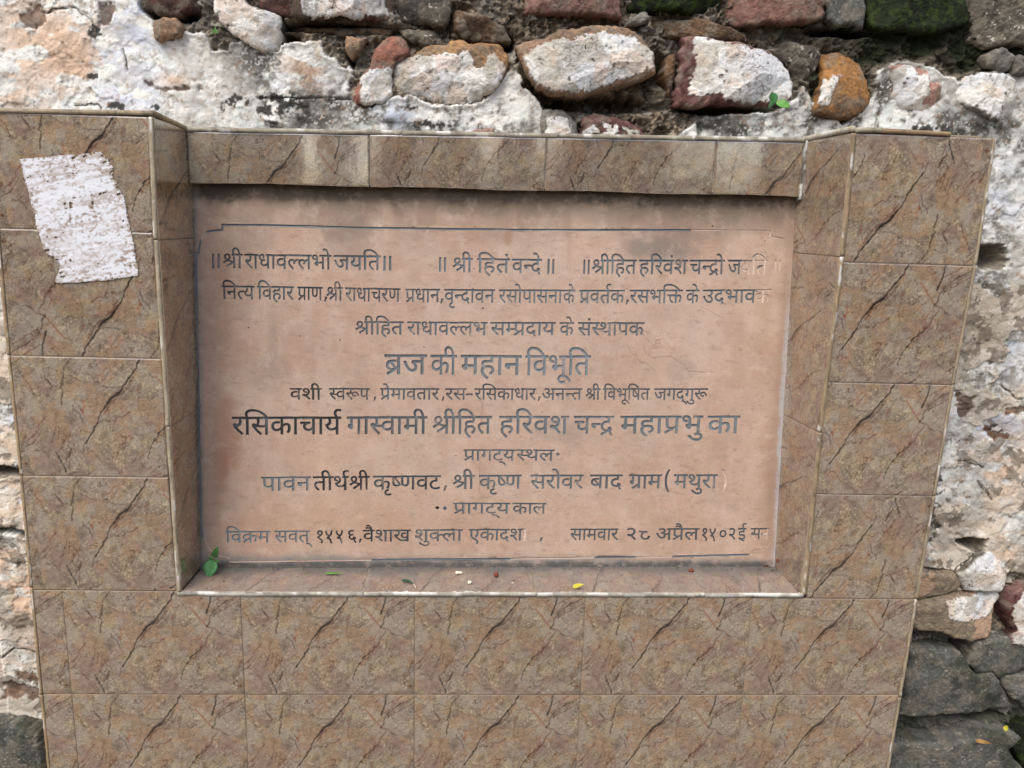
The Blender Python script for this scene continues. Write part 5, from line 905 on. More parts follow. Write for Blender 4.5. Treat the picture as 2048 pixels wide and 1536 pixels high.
for zt,zb in ((-.002,-.2),(-.2,-.4),(-.4,-.62)):
    xs_=[None,-.0416]+jx+[None]
    for k in range(len(xs_)-1):
        a0=LL if xs_[k] is None else xs_[k];a1=RR if xs_[k+1] is None else xs_[k+1]
        uo=-.3416 if xs_[k] is None else xs_[k]
        top=zt
        if zt==-.002: top=(-.0026,-.0026,-.0062,-.0048,-.0034,-.0074)[k]
        bt.append((a0,a1,zb,top,UV(uo,zt)))
tile_face('plinth_face',sur,FR,bt,(0,-1,0),gap=.0006)
# jambs: tiles turned upright
JL=lambda a,b:(.1575+0*a,a,b);JR=lambda a,b:(1.243-a*.09,a,b)
def UVj(zt,fl=False): return lambda a,b:(((zt-b)/.3)%1,(a/.2+.12) if not fl else (.9-a/.2))
tile_face('jamb_lining',sur,JL,[(0,.175,-.004,.29,UVj(.29)),(0,.175,.29,.592,UVj(.592)),(0,.175,.592,.776,UVj(.79))],(1,0,0),label='darker left cheek of the recess',tint=lambda a,b,c:c*np.array((.98,.90,.74)))  # tint gives a warmer brown and paints in this cheek's shade
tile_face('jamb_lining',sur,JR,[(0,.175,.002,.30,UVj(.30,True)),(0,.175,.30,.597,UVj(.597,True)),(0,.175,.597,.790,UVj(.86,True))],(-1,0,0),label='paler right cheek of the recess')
SI=lambda a,b:(a,b,-.0025+.006*(a-.15)/1.09-.003*b/.1*(1-(a-.15)/1.09)+.004*b/.1*(a-.15)/1.09)
UVs=lambda uo:(lambda a,b:((a-uo)/.3,.55-b/.2*.6+.1))
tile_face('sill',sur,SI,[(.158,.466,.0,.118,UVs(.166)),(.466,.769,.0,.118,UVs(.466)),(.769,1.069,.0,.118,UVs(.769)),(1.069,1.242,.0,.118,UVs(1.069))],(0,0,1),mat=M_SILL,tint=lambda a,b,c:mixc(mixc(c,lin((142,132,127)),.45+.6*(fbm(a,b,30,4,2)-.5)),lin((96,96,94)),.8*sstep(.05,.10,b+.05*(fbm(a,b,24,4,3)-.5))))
LB=lambda x:.686+.0105*(x-.152)/1.074
LT=lambda x:.770+.019*(x-.152)/1.074
LI=lambda a,b:(a,.14+0*a,LB(a)+b*(LT(a)-LB(a)))
def UVl(uo,vo): return lambda a,b:((a-uo)/.3,(vo+(1-b)*.088)/.2)
class _B: pass
tl=[(.158,.466,0,1,UVl(.166,.0)),(.466,.771,0,1,UVl(.469,.095)),(.771,1.069,0,1,UVl(.771,.095)),(1.069,1.2255,0,1,UVl(1.04,.0))]
# lintel rows are normalised in b, so scale the mesh density by hand
def lintel():
    V=[];F=[];C=[];MI=[];off=0
    for a0,a1,_,_,uv in tl:
        na=int((a1-a0)/.0013);nb=68;a=np.linspace(a0+.0008,a1-.0008,na)[None]+np.zeros((nb,1));b=np.linspace(0,1,nb)[:,None]+0*a
        x,y,z=LI(a,b);t=rng.uniform(-.0006,.0006,2);y=y-(t[0]+t[1]*(b*2-1)*2)-.0006*np.sin(a*40)
        y[0]+=.0006;y[-1]+=.0006;y[:,0]+=.0008;y[:,-1]+=.0008
        z=z+.0009*np.sin(a*23+1)*(1-b)+.0012*(fbm(a,b*0,60,3,4)-.5)*(1-b)
        V.append(np.stack([x,y,z],-1).reshape(-1,3));C.append(sample_print(*uv(a,b)).reshape(-1,3));f=gridf(nb,na,off);F.append(f);MI.append(np.zeros(len(f),int));off+=na*nb
        V.append(np.concatenate([np.stack([x[0],y[0],z[0]],-1),np.stack([x[0],y[0]+.008,z[0]],-1)]));C.append(np.tile(lin((150,138,120)),(2*na,1)));f=gridf(2,na,off);F.append(f);MI.append(np.zeros(len(f),int));off+=2*na
    gx=np.array([.158,1.2255]);V.append(np.array([[gx[0],.1425,LB(gx[0])+.003],[gx[1],.1425,LB(gx[1])+.003],[gx[1],.1425,LT(gx[1])],[gx[0],.1425,LT(gx[0])]]));C.append(np.tile(lin((190,176,152)),(4,1)));F.append(np.array([[0,1,2,3]])+off);MI.append([1]);off+=4
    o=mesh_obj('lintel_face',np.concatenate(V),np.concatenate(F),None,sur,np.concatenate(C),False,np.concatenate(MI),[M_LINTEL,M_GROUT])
    # rough mortar soffit under the tiles
    na=260;nb=9;a=np.linspace(.158,1.243,na)[None]+np.zeros((nb,1));b=np.linspace(.146,.178,nb)[:,None]+0*a
    z=LB(a)+.0035+(fbm(a,b,70,4,5)-.5)*.008-.012*sstep(.152,.172,b)*fbm(a,b*0,14,3,6)
    c=mixc(lin((74,72,62)),lin((40,40,36)),fbm(a,b,60,3,7))
    mesh_obj('soffit',np.stack([a,b,z],-1).reshape(-1,3),gridf(nb,na),M_STONE,sur,c.reshape(-1,3),True)
lintel()
def strip(p0,p1,du,dv,segs=None,c1=(186,170,146),c2=(150,138,122),seed=0,jit=.00028,parent=None,name='edge_strip',white=0):
    """long thin bar from p0 to p1 with section vectors du, dv"""
    p0,p1,du,dv=(np.array(k,float) for k in (p0,p1,du,dv));L=np.linalg.norm(p1-p0);n=max(4,int(L/.004));t=np.linspace(0,1,n)
    base=p0+(p1-p0)*t[:,None];ring=[]
    for k,(a,b) in enumerate(((0,0),(.5,0),(1,0),(1,1),(.5,1),(0,1))):
        j=(fbm(t*L,t*0+k*.37,130,3,seed)-.5)*2*jit+(fbm(t*L,t*0,14,2,seed+1)-.5)*.0012
        ring.append(base+du*a+dv*b+(dv/np.linalg.norm(dv)+du/np.linalg.norm(du))*j[:,None])
    V=np.stack(ring,1).reshape(-1,3);k=6;i=np.arange(n-1)[:,None]*k;q=np.arange(k)[None];f=np.stack([i+q,i+(q+1)%k,i+k+(q+1)%k,i+k+q],-1).reshape(-1,4)
    caps=np.array([[0,1,4,5],[1,2,3,4]]);caps=np.concatenate([caps[:,::-1],caps+(n-1)*k])
    s=(np.repeat(t,k)*L);w_=np.tile(np.arange(k)*.003,n);m=fbm(s,w_*6,45,4,seed+2)
    c=mixc(lin(c1),lin(c2),sstep(.35,.65,m))*np.array((.84,.84,.80))*(1+.3*(fbm(s,w_*5,220,3,seed+6)-.5))[...,None];c=mixc(c,lin((92,84,72)),sstep(.64,.74,fbm(s,w_*4,60,3,seed+4))*.6)
    if white:c=mixc(c,lin((222,222,214)),sstep(.70-white*.3,.76-white*.26,fbm(s,w_*8,30,4,seed+5))*.9)
    return mesh_obj(name,V,np.concatenate([f,caps]),M_EDGE,parent or sur,c,False)
# upright strips beside the recess, sill nosing, tops, outer corners
for z0,z1,s in ((-.003,.29,1),(.291,.592,2),(.593,.776,3)): strip((LR(z0)+.0012,-.0012,z0),(LR(z1)+.0012,-.0012,z1),(.0062,0,0),(0,.007,0),seed=s,c1=(190,176,154),c2=(166,154,134),white=.15)
for z0,z1,s in ((.0,.30,4),(.301,.597,5),(.598,.790,6)): strip((RL(z0)-.0012,-.0012,z0),(RL(z1)-.0012,-.0012,z1),(-.0066,0,0),(0,.007,0),seed=s,c1=(176,154,124),c2=(150,132,108),white=.1)
for x0,x1,s in ((.1515,.469,7),(.470,.772,8),(.773,1.071,9),(1.072,1.2495,10)): 
    z=lambda x:-.0106+.0060*(x-.15)/1.1
    strip((x0,-.0015,z(x0)),(x1,-.0015,z(x1)),(0,.008,0),(0,0,.0075),seed=s,c1=(192,188,176),c2=(158,154,144),jit=.0005,white=.6)
TL=lambda x:.772+.0045*(x+.083)/.235
for x0,x1,s in ((-.083,.105,1),(.106,.158,2)): strip((x0,-.002,TL(x0)+.0012),(x1,-.002,TL(x1)+.0012),(0,.03,0),(0,0,.0068),seed=s+3,c1=(178,162,138),c2=(156,142,122))
strip((.1515,.004,.7785),(.1515,.165,.7695),(.007,0,0),(0,0,.0075),seed=5,c1=(186,166,132),c2=(160,142,112))
for x0,x1,s in ((.158,.52,1),(.521,.79,2),(.791,1.03,6),(1.031,1.226,4)): strip((x0,.138,LT(x0)-.0004),(x1,.138,LT(x1)-.0004),(0,.022,0),(0,0,.0078),seed=s,c1=(178,172,156),c2=(150,142,128),white=.1)
strip((1.2425,.004,.7935),(1.228,.165,.7915),(.007,0,0),(0,0,.0085),seed=8,c1=(186,172,146),c2=(206,202,190),white=.3)
strip((1.2495,-.002,.7918),(1.29,-.002,.7926),(0,.03,0),(0,0,.0075),seed=8,c1=(196,188,170),c2=(170,160,140),white=.3);strip((1.2905,-.002,.7922),(1.402,-.002,.7902),(0,.03,0),(0,0,.0068),seed=9,c1=(166,142,112),c2=(146,124,98))
for z0,z1,s in ((-.62,-.401,1),(-.4,-.201,2),(-.2,.002,3),(.003,.2015,4),(.2025,.402,5),(.4035,.602,6),(.604,.772,7)): strip((LL(z0)-.0044,-.0005,z0),(LL(z1)-.0044,-.0005,z1),(.004,0,0),(0,.007,0),seed=s,c1=(186,160,126),c2=(164,142,114),white=.12)
for z0,z1,s in ((-.62,-.402,1),(-.4,-.205,2),(-.2035,-.008,3),(-.006,.188,4),(.190,.387,5),(.389,.5875,6),(.59,.790,7)): strip((RR(z0)+.0006,-.0005,z0),(RR(z1)+.0006,-.0005,z1),(.0045,0,0),(0,.007,0),seed=s+2,c1=(180,164,140),c2=(160,146,126),white=.12)
strip((1.2262,.1395,.690),(1.2262,.1395,.792),(.009,0,0),(0,.02,0),seed=3,c1=(206,208,206),c2=(96,92,86),name='mortar_joint',white=.2,jit=.0015)
# side returns, tops and core so the surround is solid from any side
SD=lambda x:(lambda a,b:(x+0*a,a,b))
tile_face('side_return',sur,lambda a,b:(LL(b)-.0042+0*a,a,b),[(.008,.19,zb,zt,UV(0,zt)) for zb,zt in ((-.62,-.4),(-.4,-.2),(-.2,.0),(.0,.2),(.2,.4),(.4,.6),(.6,.772))],(-1,0,0),res=.006)
tile_face('side_return',sur,lambda a,b:(RR(b)+.0048+0*a,a,b),[(.008,.19,zb,zt,UV(0,zt)) for zb,zt in ((-.62,-.4),(-.4,-.2),(-.2,.0),(.0,.2),(.2,.4),(.4,.6),(.6,.79))],(1,0,0),res=.006)
TP=lambda z:(lambda a,b:(a,b,z+0*a))
tile_face('coping',sur,TP(.7792),[(-.085,.150,.032,.17,UV(0,.2))],(0,0,1),res=.006);tile_face('coping',sur,TP(.7965),[(1.252,1.475,.032,.17,UV(0,.2))],(0,0,1),res=.006)
def core(name,x0,x1,y0,y1,z0,z1):
    bm=bmesh.new();bmesh.ops.create_cube(bm,size=1);bmesh.ops.scale(bm,vec=(x1-x0,y1-y0,z1-z0),verts=bm.verts);bmesh.ops.translate(bm,vec=((x0+x1)/2,(y0+y1)/2,(z0+z1)/2),verts=bm.verts)
    me=bpy.data.meshes.new(name);bm.to_mesh(me);bm.free();me.materials.append(M_CEM);o=bpy.data.objects.new(name,me);COL.objects.link(o);o.parent=sur
core('brick_core',-.085,.146,.009,.2,-.012,.770);core('brick_core',1.258,1.446,.009,.2,-.012,.788);core('brick_core',-.085,1.442,.009,.2,-.61,-.016);core('brick_core',.158,1.225,.150,.2,.700,.766)

# ---------------------------------------------------------------- the inscribed slab
SN=math.hypot(1,SLOPE);plaque=thing('inscription_slab','leaning pink sandstone slab carved with ten rows of grey painted script inside the recess','plaque',(.69,.10,0))
plaque.rotation_euler=(-math.atan(SLOPE),0,0)
X0,X1,Z0,Z1=.1500,1.2460,-.010,.712
def slab_colour(x,z):
    n1=fbm(x,z,9,5,1);n2=fbm(x,z,40,5,2);n3=fbm(x,z,150,4,3);n4=fbm(x,z*.25,40,4,4)
    c=mixc(lin((194,167,147)),lin((188,158,138)),sstep(.35,.65,n1));c=mixc(c,lin((170,142,122)),.22*sstep(.45,.65,n2))
    c=mixc(c,lin((200,180,164)),.3*sstep(.5,.66,n4));c=mixc(c,lin((186,166,148)),.35*sstep(.5,.62,fbm(x,z*2,22,4,8)))
    cc=dict(g=(126,117,109),r=(160,120,98),o=(184,150,122),d=(104,97,88),b=(150,112,76),p=(202,178,162))
    for a,b,rx,rz,k,s in SBLOBS:
        e=((x-a/1e4)/(rx/1e4))**2+((z-b/1e4)/(rz/1e4))**2;c=mixc(c,lin(cc[k]),np.clip((s if k in 'gd' else s*.72)*sstep(1.6,.2,e+1.6*(n2-.5)+.6*(n1-.5)),0,1))
    # slightly darker brown band with a ragged boundary down the left edge
    lf=sstep(.205,.190,x+.02*(n1-.5)+.004*(n2-.5));c=mixc(c,lin((176,150,130)),.5*lf)
    top=z-.665;c=mixc(c,lin((116,110,92)),.8*sstep(-.022,.006,top+.03*(n2-.5)+.02*(n1-.5)));c=mixc(c,lin((38,40,34)),.95*sstep(-.009,.001,top-.020*(x-.15)/1.1+.018*(n2-.5)+.008*(n1-.5)))  # mold along the top; the black also paints shade under the lintel
    c=mixc(c,lin((140,122,106)),.4*sstep(.60,.67,z+.06*(n1-.5)))
    dr=sstep(.56,.70,z)*sstep(.52,.64,fbm(x,z*.12,28,4,6));c=mixc(c,lin((128,112,98)),.5*dr)
    c=mixc(c,lin((150,134,120)),.55*sstep(.030,.016,z+.02*(n1-.5)))
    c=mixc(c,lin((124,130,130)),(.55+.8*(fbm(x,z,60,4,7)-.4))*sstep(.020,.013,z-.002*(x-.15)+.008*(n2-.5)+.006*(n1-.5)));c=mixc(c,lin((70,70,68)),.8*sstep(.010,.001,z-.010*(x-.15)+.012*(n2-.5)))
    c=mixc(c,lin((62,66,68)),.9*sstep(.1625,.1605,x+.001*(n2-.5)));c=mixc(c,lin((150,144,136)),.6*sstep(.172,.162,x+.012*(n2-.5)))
    c=c*.955
    c=mixc(c,lin((196,206,216)),.8*sstep(1.2225,1.2265,x+.010*(n2-.5)-.006*sstep(.3,.0,z))*sstep(.58,.42,z+.1*(n1-.5)));c=mixc(c,lin((150,128,112)),.4*sstep(1.205,1.222,x+.02*(n1-.5)))
    return c
def build_slab():
    glyph={}
    for l in GLYPHS.split('\n'):
        k,v=l.split(':');glyph[int(k)]=[np.array(c.split(),float).reshape(-1,2) for c in v.split('/')]
    pv=[];pf=[];info=[]         # polygons for the triangulation: owner glyph index, sign
    own=[];groups=[]
    def add(poly,gid,sign):
        poly=np.asarray(poly,float)
        if area(poly)<0: poly=poly[::-1]
        o=len(pv);pv.extend([(float(a),float(b)) for a,b in poly]);pf.append(list(range(o,o+len(poly))));own.append((gid,sign))
    def area(c): x,y=c[:,0],c[:,1];return .5*np.sum(x*np.roll(y,-1)-np.roll(x,-1)*y)
    r=np.random.default_rng(3)
    for row in PLACE.split('\n'):
        ln,gi,X,Z,sx,sy,sl,pa,du=row.split();ln=int(ln);X,Z,sx,sy,sl=float(X)/1e4,float(Z)/1e4,float(sx)/1e7,float(sy)/1e7,float(sl)/1e3
        g=len(groups);groups.append((ln,float(pa),float(du)));dz=r.uniform(-.0002,.0002)
        for c in glyph[int(gi)]:
            x=X+c[:,0]*sx;z=Z+dz+c[:,1]*sy+sl*c[:,0]*sx;w_=np.stack([x,z],1);w_=w_+r.uniform(-.00012,.00012,w_.shape);add(w_,g,1 if area(c)<0 else -1)
    def stroke(pts,wd,key,pa,du,sub=1):
        p=np.array(pts,float)/1e4;g=len(groups);groups.append((key,pa,du))
        for a,b in zip(p[:-1],p[1:]):
            d=(b-a)/np.hypot(*(b-a));n_=np.array([-d[1],d[0]])*wd/2;e=d*wd*.25;add(np.array([a-e+n_,b+e+n_,b+e-n_,a-e-n_])[::-1],g,1)
    for k,g in enumerate(BORDER):
        for p in g: stroke(p,(.0038,.0036,.0028)[k],'border',(1,.85,.05)[k],(.75,.7,.6)[k])
    for p in HAIR: stroke(p,.0007,'hair',0,0)
    for x,z in DIAMONDS:
        g=len(groups);groups.append((7 if z>1000 else 9,1,.5));x/=1e4;z/=1e4;d=.0042;add(np.array([(x-d,z),(x,z+d),(x+d,z),(x,z-d)]),g,1)
    for k,(x,z) in enumerate(PITS):
        g=len(groups);groups.append(('pit',1 if k in DARKPITS else 0,0));x/=1e4;z/=1e4;d=(.0036,.003,.0016)[min(k,2)] if k<11 else (.0011,.0017,.0008,.0012,.0009)[k%5];add(np.array([(x+d*math.cos(t)*(1+.3*math.sin(3*t+k)),z+d*math.sin(t)*.8) for t in np.arange(0,6.2,.7)][::-1]),g,1)
    # wear grid
    st=.0042;gx=np.arange(X0+st,X1-.002,st);gz=np.arange(Z0+st,Z1-.002,st);GX,GZ=np.meshgrid(gx,gz)
    jit=r.uniform(-.0012,.0012,(2,)+GX.shape);base=[(X0,Z0),(X1,Z0),(X1,Z1),(X0,Z1)]
    allv=[Vector(p) for p in pv+base+list(zip((GX+jit[0]).ravel().tolist(),(GZ+jit[1]).ravel().tolist()))]
    nb=len(pv);faces=pf+[[nb,nb+1,nb+2,nb+3]]
    vv,ee,ff,ov,oe,of=mathutils.geometry.delaunay_2d_cdt(allv,[],faces,0,1e-6,True)
    V2=np.array([(v.x,v.y) for v in vv]);F=np.array([f for f in ff if len(f)==3]);ofs=[o for f,o in zip(ff,of) if len(f)==3]
    fb=len(pf);gid=np.full(len(F),-1)
    for i,o in enumerate(ofs):
        if len(o)<2: continue
        cnt={}
        for k in o:
            if k<fb: g,s=own[k];cnt[g]=cnt.get(g,0)+s
        best=[g for g,s in cnt.items() if s>0]
        if best: gid[i]=min(best,key=lambda g:(groups[g][0]in('hair','pit'),g))
    ins=np.array([fb in o for o in ofs]);F=F[ins];gid=gid[ins]
    ar=(V2[F[:,1]]-V2[F[:,0]])[:,0]*(V2[F[:,2]]-V2[F[:,0]])[:,1]-(V2[F[:,1]]-V2[F[:,0]])[:,1]*(V2[F[:,2]]-V2[F[:,0]])[:,0]
    F[ar<0]=F[ar<0][:,::-1]
    ref=np.array([.69,0.])
    def V3(v2,dep,rough=True):
        x,z=v2[:,0],v2[:,1];y=dep+((fbm(x,z,12,3,5)-.5)*.0016+(fbm(x,z,70,3,6)-.5)*.0006 if rough else 0)
        return np.stack([x-.69,y+0*x,z],1)
    keep=gid<0
    u,inv=np.unique(F[keep],return_inverse=True)
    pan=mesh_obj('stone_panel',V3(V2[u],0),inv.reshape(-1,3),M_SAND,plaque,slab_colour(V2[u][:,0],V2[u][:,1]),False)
    # walls of the cuts: edges between a cut triangle and anything outside its own group key
    key={g:groups[g][0] for g in range(len(groups))};names=[1,2,3,4,5,6,7,8,9,10,'border','hair','pit']
    kf=np.array([-1 if g<0 else names.index(key[g]) for g in gid])
    E={}
    for t in range(len(F)):
        a,b,c=F[t]
        for e in ((a,b),(b,c),(c,a)): E.setdefault((min(e),max(e)),[]).append((t,e))
    for ki,kn in enumerate(names):
        sel=np.where(kf==ki)[0]
        if not len(sel): continue
        dep=.0004 if kn=='hair' else .0032 if kn=='pit' else .0021
        wl=[]
        for t in sel:
            a,b,c=F[t]
            for e in ((a,b),(b,c),(c,a)):
                oth=[q for q in E[(min(e),max(e))] if q[0]!=t]
                if not oth or kf[oth[0][0]]!=ki: wl.append((t,e))
        u,inv=np.unique(F[sel],return_inverse=True);n0=len(u);pos={v:i for i,v in enumerate(u)}
        fl=V3(V2[u],dep);pg=np.zeros(n0,int);pg[inv.reshape(-1,3).ravel()]=np.repeat(gid[sel],3)
        wv=[];wf=[];wg=[]
        for t,(a,b) in wl:
            o=n0+len(wv);wv+= [a,b,b,a];wf.append((o,o+1,o+2,o+3));wg+=[gid[t]]*4
        wv=np.array(wv);wp=V3(V2[wv],0);dd=V3(V2[wv],dep);m=np.tile([False,False,True,True],len(wl));wp[m]=dd[m]
        P=np.concatenate([fl,wp]);xy=np.concatenate([V2[u],V2[wv]]);gg=np.concatenate([pg,wg]).astype(int)
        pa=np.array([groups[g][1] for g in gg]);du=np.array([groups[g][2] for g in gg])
        n2=fbm(xy[:,0],xy[:,1],130,3,2);n1=fbm(xy[:,0],xy[:,1],40,3,4)
        paint=mixc(mixc(lin((50,53,57)),lin((136,147,152)),np.clip(du*.9+.35*(n1-.5),0,1)),lin((112,118,120)),.55*sstep(.54,.66,n2*.5+n1*.5))  # du lightens letters, painting the gloss paint's reflected light into their colour
        bare=mixc(lin((198,174,157)),lin((216,198,184)),sstep(.4,.6,n2))
        mk=sstep(.0,.10,pa-.04-(n1*.55+n2*.45-.22)*1.05+.0) if kn not in('hair','pit') else (pa*1.)
        mk=np.where(pa>=.999,1-.30*sstep(.66,.74,fbm(xy[:,0],xy[:,1],95,3,8)),mk)
        col=mixc(bare,paint,mk)
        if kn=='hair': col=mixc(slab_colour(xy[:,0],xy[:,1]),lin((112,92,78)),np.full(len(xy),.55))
        if kn=='pit': col=mixc(lin((222,206,190)),lin((30,28,26)),pa)
        tris=inv.reshape(-1,3)
        nm='inscription_line' if isinstance(kn,int) else {'border':'border_groove','hair':'hairline_crack','pit':'chipped_pit'}[kn]
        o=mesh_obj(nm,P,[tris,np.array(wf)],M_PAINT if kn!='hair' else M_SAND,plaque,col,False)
        if kn==4:o['label']='short line of largest letters'
    # slab body
    bm=bmesh.new();bmesh.ops.create_cube(bm,size=1);bmesh.ops.scale(bm,vec=(X1-X0,.022,Z1-Z0),verts=bm.verts);bmesh.ops.translate(bm,vec=((X0+X1)/2-.69,.016,(Z0+Z1)/2),verts=bm.verts)
    me=bpy.data.meshes.new('slab_body');bm.to_mesh(me);bm.free();me.materials.append(M_CEM);o=bpy.data.objects.new('slab_body',me);COL.objects.link(o);o.parent=plaque
build_slab()

# ---------------------------------------------------------------- torn paper
def build_paper():
    poly=[(a/1e4,b/1e4) for a,b in PAPER];P=np.array(poly);x0,z0=P.min(0);x1,z1=P.max(0);r=.0008
    xs=np.arange(x0-.002,x1+.002,r);zs=np.arange(z0-.002,z1+.002,r);X,Z=np.meshgrid(xs,zs)
    tx,tz=X*.978-Z*-.20,Z*.978+X*-.20
    s=sdf(X,Z,poly);st=fbm(tx*.16,tz*1.25,150,4,3);n2=fbm(tx*.5,tz,170,4,5);n1=fbm(X,Z,34,4,6)
    cx=(X-x0)/(x1-x0);cz=(Z-z0)/(z1-z0);n9=fbm(tx*.35,tz,420,3,7)
    bare=.10*np.exp(-(((cx-.88)/.13)**2+((cz-.78)/.12)**2))+.05*np.exp(-(((cx-.22)/.12)**2+((cz-.16)/.16)**2))+.04*np.exp(-(((cx-.66)/.2)**2+((cz-.95)/.06)**2))
    for a,b,c_,d in ((.37,.60,.38,.44),(.42,.60,.40,.47),(.62,.67,.625,.55)): bare=np.maximum(bare,.14*np.exp(-(segdist(cx,cz*1.3,[(a,b*1.3),(c_,d*1.3)])/.014)**2))
    edge=.08*np.exp(-np.maximum(s,0)/.006)
    n8=fbm(tx*.8,tz,300,4,8);cov=.70-bare-edge-(st*.20+n2*.22+n9*.22+n8*.36)         # how much paper pulp is left
    m=(s+.005*(n8-.5)>.0)&(cov>0)
    f=gridf(len(zs),len(xs));f=f[m.ravel()[f].all(1)]
    V=np.stack([X,-.00135-.0002*n2-.0002*n1,Z],-1).reshape(-1,3)
    c=mixc(lin((150,134,114)),lin((228,231,236)),sstep(.05,.23,cov));c=mixc(c,lin((164,146,130)),.8*sstep(.515,.56,n9*.35+n8*.35+st*.3));c=mixc(c,lin((206,202,200)),.5*sstep(.5,.62,st));c=mixc(c,lin((240,242,248)),.6*sstep(.52,.66,n1*.5+n9*.5))
    used=np.zeros(len(V),bool);used[f.ravel()]=True;ix=np.cumsum(used)-1
    o=mesh_obj('torn_paper',V[used],ix[f],M_PAPER,None,c.reshape(-1,3)[used])
    md=o.modifiers.new('thickness','SOLIDIFY');md.thickness=.00012
    tag(o,'scraped remains of a white paper poster stuck on the left pier','poster')
build_paper()

# ---------------------------------------------------------------- plants and litter
def leaf_mat(name,c1,c2,rough=.45): 
    m=mat_noise(name,c1,c2,120,rough,.15,.0005,.4);m.node_tree.nodes['Principled BSDF'].inputs['Subsurface Weight'].default_value=0;return m
ML=leaf_mat('fresh_leaf',(62,118,66),(92,152,92));MD2=leaf_mat('deep_green_leaf',(52,96,44),(84,134,62));ML2=leaf_mat('sprout_leaf',(70,128,52),(112,166,80));MY=leaf_mat('yellow_leaf',(176,168,40),(206,196,70));MD=leaf_mat('dark_pod',(24,58,44),(46,92,70),.35)
MB=leaf_mat('dry_leaf',(132,92,54),(176,140,84));MST=leaf_mat('stem_green',(104,140,84),(140,170,110));MG=leaf_mat('puffed_grain',(226,214,184),(246,238,216),.6);MBE=leaf_mat('berry_skin',(96,44,28),(140,72,44),.5);MSD=leaf_mat('seed_husk',(52,34,26),(92,60,44),.5);MVE=leaf_mat('leaf_vein',(130,176,120),(150,190,140))
def leaf_bm(L,Wd,curl=.2,fold=.15,tip=.5,n=14,m=7,wave=0,seed=0):
    """leaf blade along +X from the origin, with a raised fold along the midrib"""
    V=[];r=np.random.default_rng(seed)
    for i in range(n):
        t=i/(n-1);wd=Wd/2*(math.sin(math.pi*min(1,t**tip))**.75 if 0<t<1 else .02)
        for j in range(m):
            s=j/(m-1)*2-1;V.append((L*t,wd*s,abs(s)*wd*fold*2+curl*L*(t-.5)**2*-1+curl*L*.25+wave*math.sin(t*9+s*2)*Wd))
    return np.array(V),gridf(n,m)
def place(V,M,loc): return (np.asarray(V)@np.array(M.to_3x3()).T)+np.array(loc)
def leaf_obj(name,mat,parent,L,Wd,loc,rot,**k):
    V,F=leaf_bm(L,Wd,**k);V=place(V,Euler(rot,'XYZ').to_matrix().to_4x4(),loc);o=mesh_obj(name,V,F,mat,parent,None,True);md=o.modifiers.new('thickness','SOLIDIFY');md.thickness=.0005;return o
def tube(name,pts,rad,mat,parent=None,k=7):
    p=np.array(pts,float);n=len(p);V=[]
    for i in range(n):
        d=p[min(i+1,n-1)]-p[max(i-1,0)];d/=np.linalg.norm(d);a=np.cross(d,(.3,.2,.93));a/=np.linalg.norm(a);b=np.cross(d,a);r=rad[i] if hasattr(rad,'__len__') else rad
        for j in range(k): t=2*math.pi*j/k;V.append(p[i]+r*(a*math.cos(t)+b*math.sin(t)))
    i=np.arange(n-1)[:,None]*k;q=np.arange(k)[None];f=np.stack([i+q,i+(q+1)%k,i+k+(q+1)%k,i+k+q],-1).reshape(-1,4)
    cap=[np.arange(k)[::-1][None],(np.arange(k)+(n-1)*k)[None]]
    return mesh_obj(name,V,[f]+cap,mat,parent,None,True)
def blob(name,r,loc,mat,seed=0,sq=(1,1,1),rough=.2,parent=None,sub=3):
    bm=bmesh.new();bmesh.ops.create_icosphere(bm,subdivisions=sub,radius=1)
    for v in bm.verts:
        n_=noise.noise(v.co*1.6+Vector((seed*7.1,seed*3.3,0)))*rough+noise.noise(v.co*4+Vector((seed,0,2)))*rough*.4
        v.co=Vector((v.co.x*sq[0],v.co.y*sq[1],v.co.z*sq[2]))*(1+n_)*r
    me=bpy.data.meshes.new(name);bm.to_mesh(me);bm.free();me.materials.append(mat)
    for p in me.polygons:p.use_smooth=True
    o=bpy.data.objects.new(name,me);COL.objects.link(o);o.location=loc
    if parent:o.parent=parent
    return o
R_=math.radians
# seedling in the lower left corner of the recess
sx,sy,sz=SEEDL;sd=thing('seedling','small green seedling with one round leaf in the left corner of the sill','plant',(sx+.004,.092,0))
tube('stem',[(-.002,.004,-.004),(-.002,0,.008),(-.001,-.006,.016),(.001,-.012,.026)],(.0012,.001,.0009,.0008),MST,sd)
l=leaf_obj('leaf',ML,sd,.030,.027,(-.002,-.016,.021),(0,R_(62),R_(-98)),tip=.8,curl=.12,fold=.06,seed=1)
tube('vein',[(-.0024,-.0178,.0195),(-.003,-.0275,.009),(-.003,-.0300,-.001)],.00035,MVE,l,5)
leaf_obj('leaf',MD2,sd,.024,.013,(.001,-.012,.025),(R_(95),R_(-68),R_(-14)),curl=.18,fold=.12,seed=2);leaf_obj('leaf',ML2,sd,.011,.006,(-.003,-.010,.020),(R_(80),R_(-25),R_(188)),curl=.1,seed=3);leaf_obj('leaf',ML2,sd,.008,.005,(-.003,-.008,.016),(R_(80),R_(-5),R_(190)),curl=.1,seed=4);leaf_obj('leaf',ML2,sd,.009,.005,(.002,-.008,.014),(R_(70),R_(-20),R_(10)),curl=.1,seed=6)
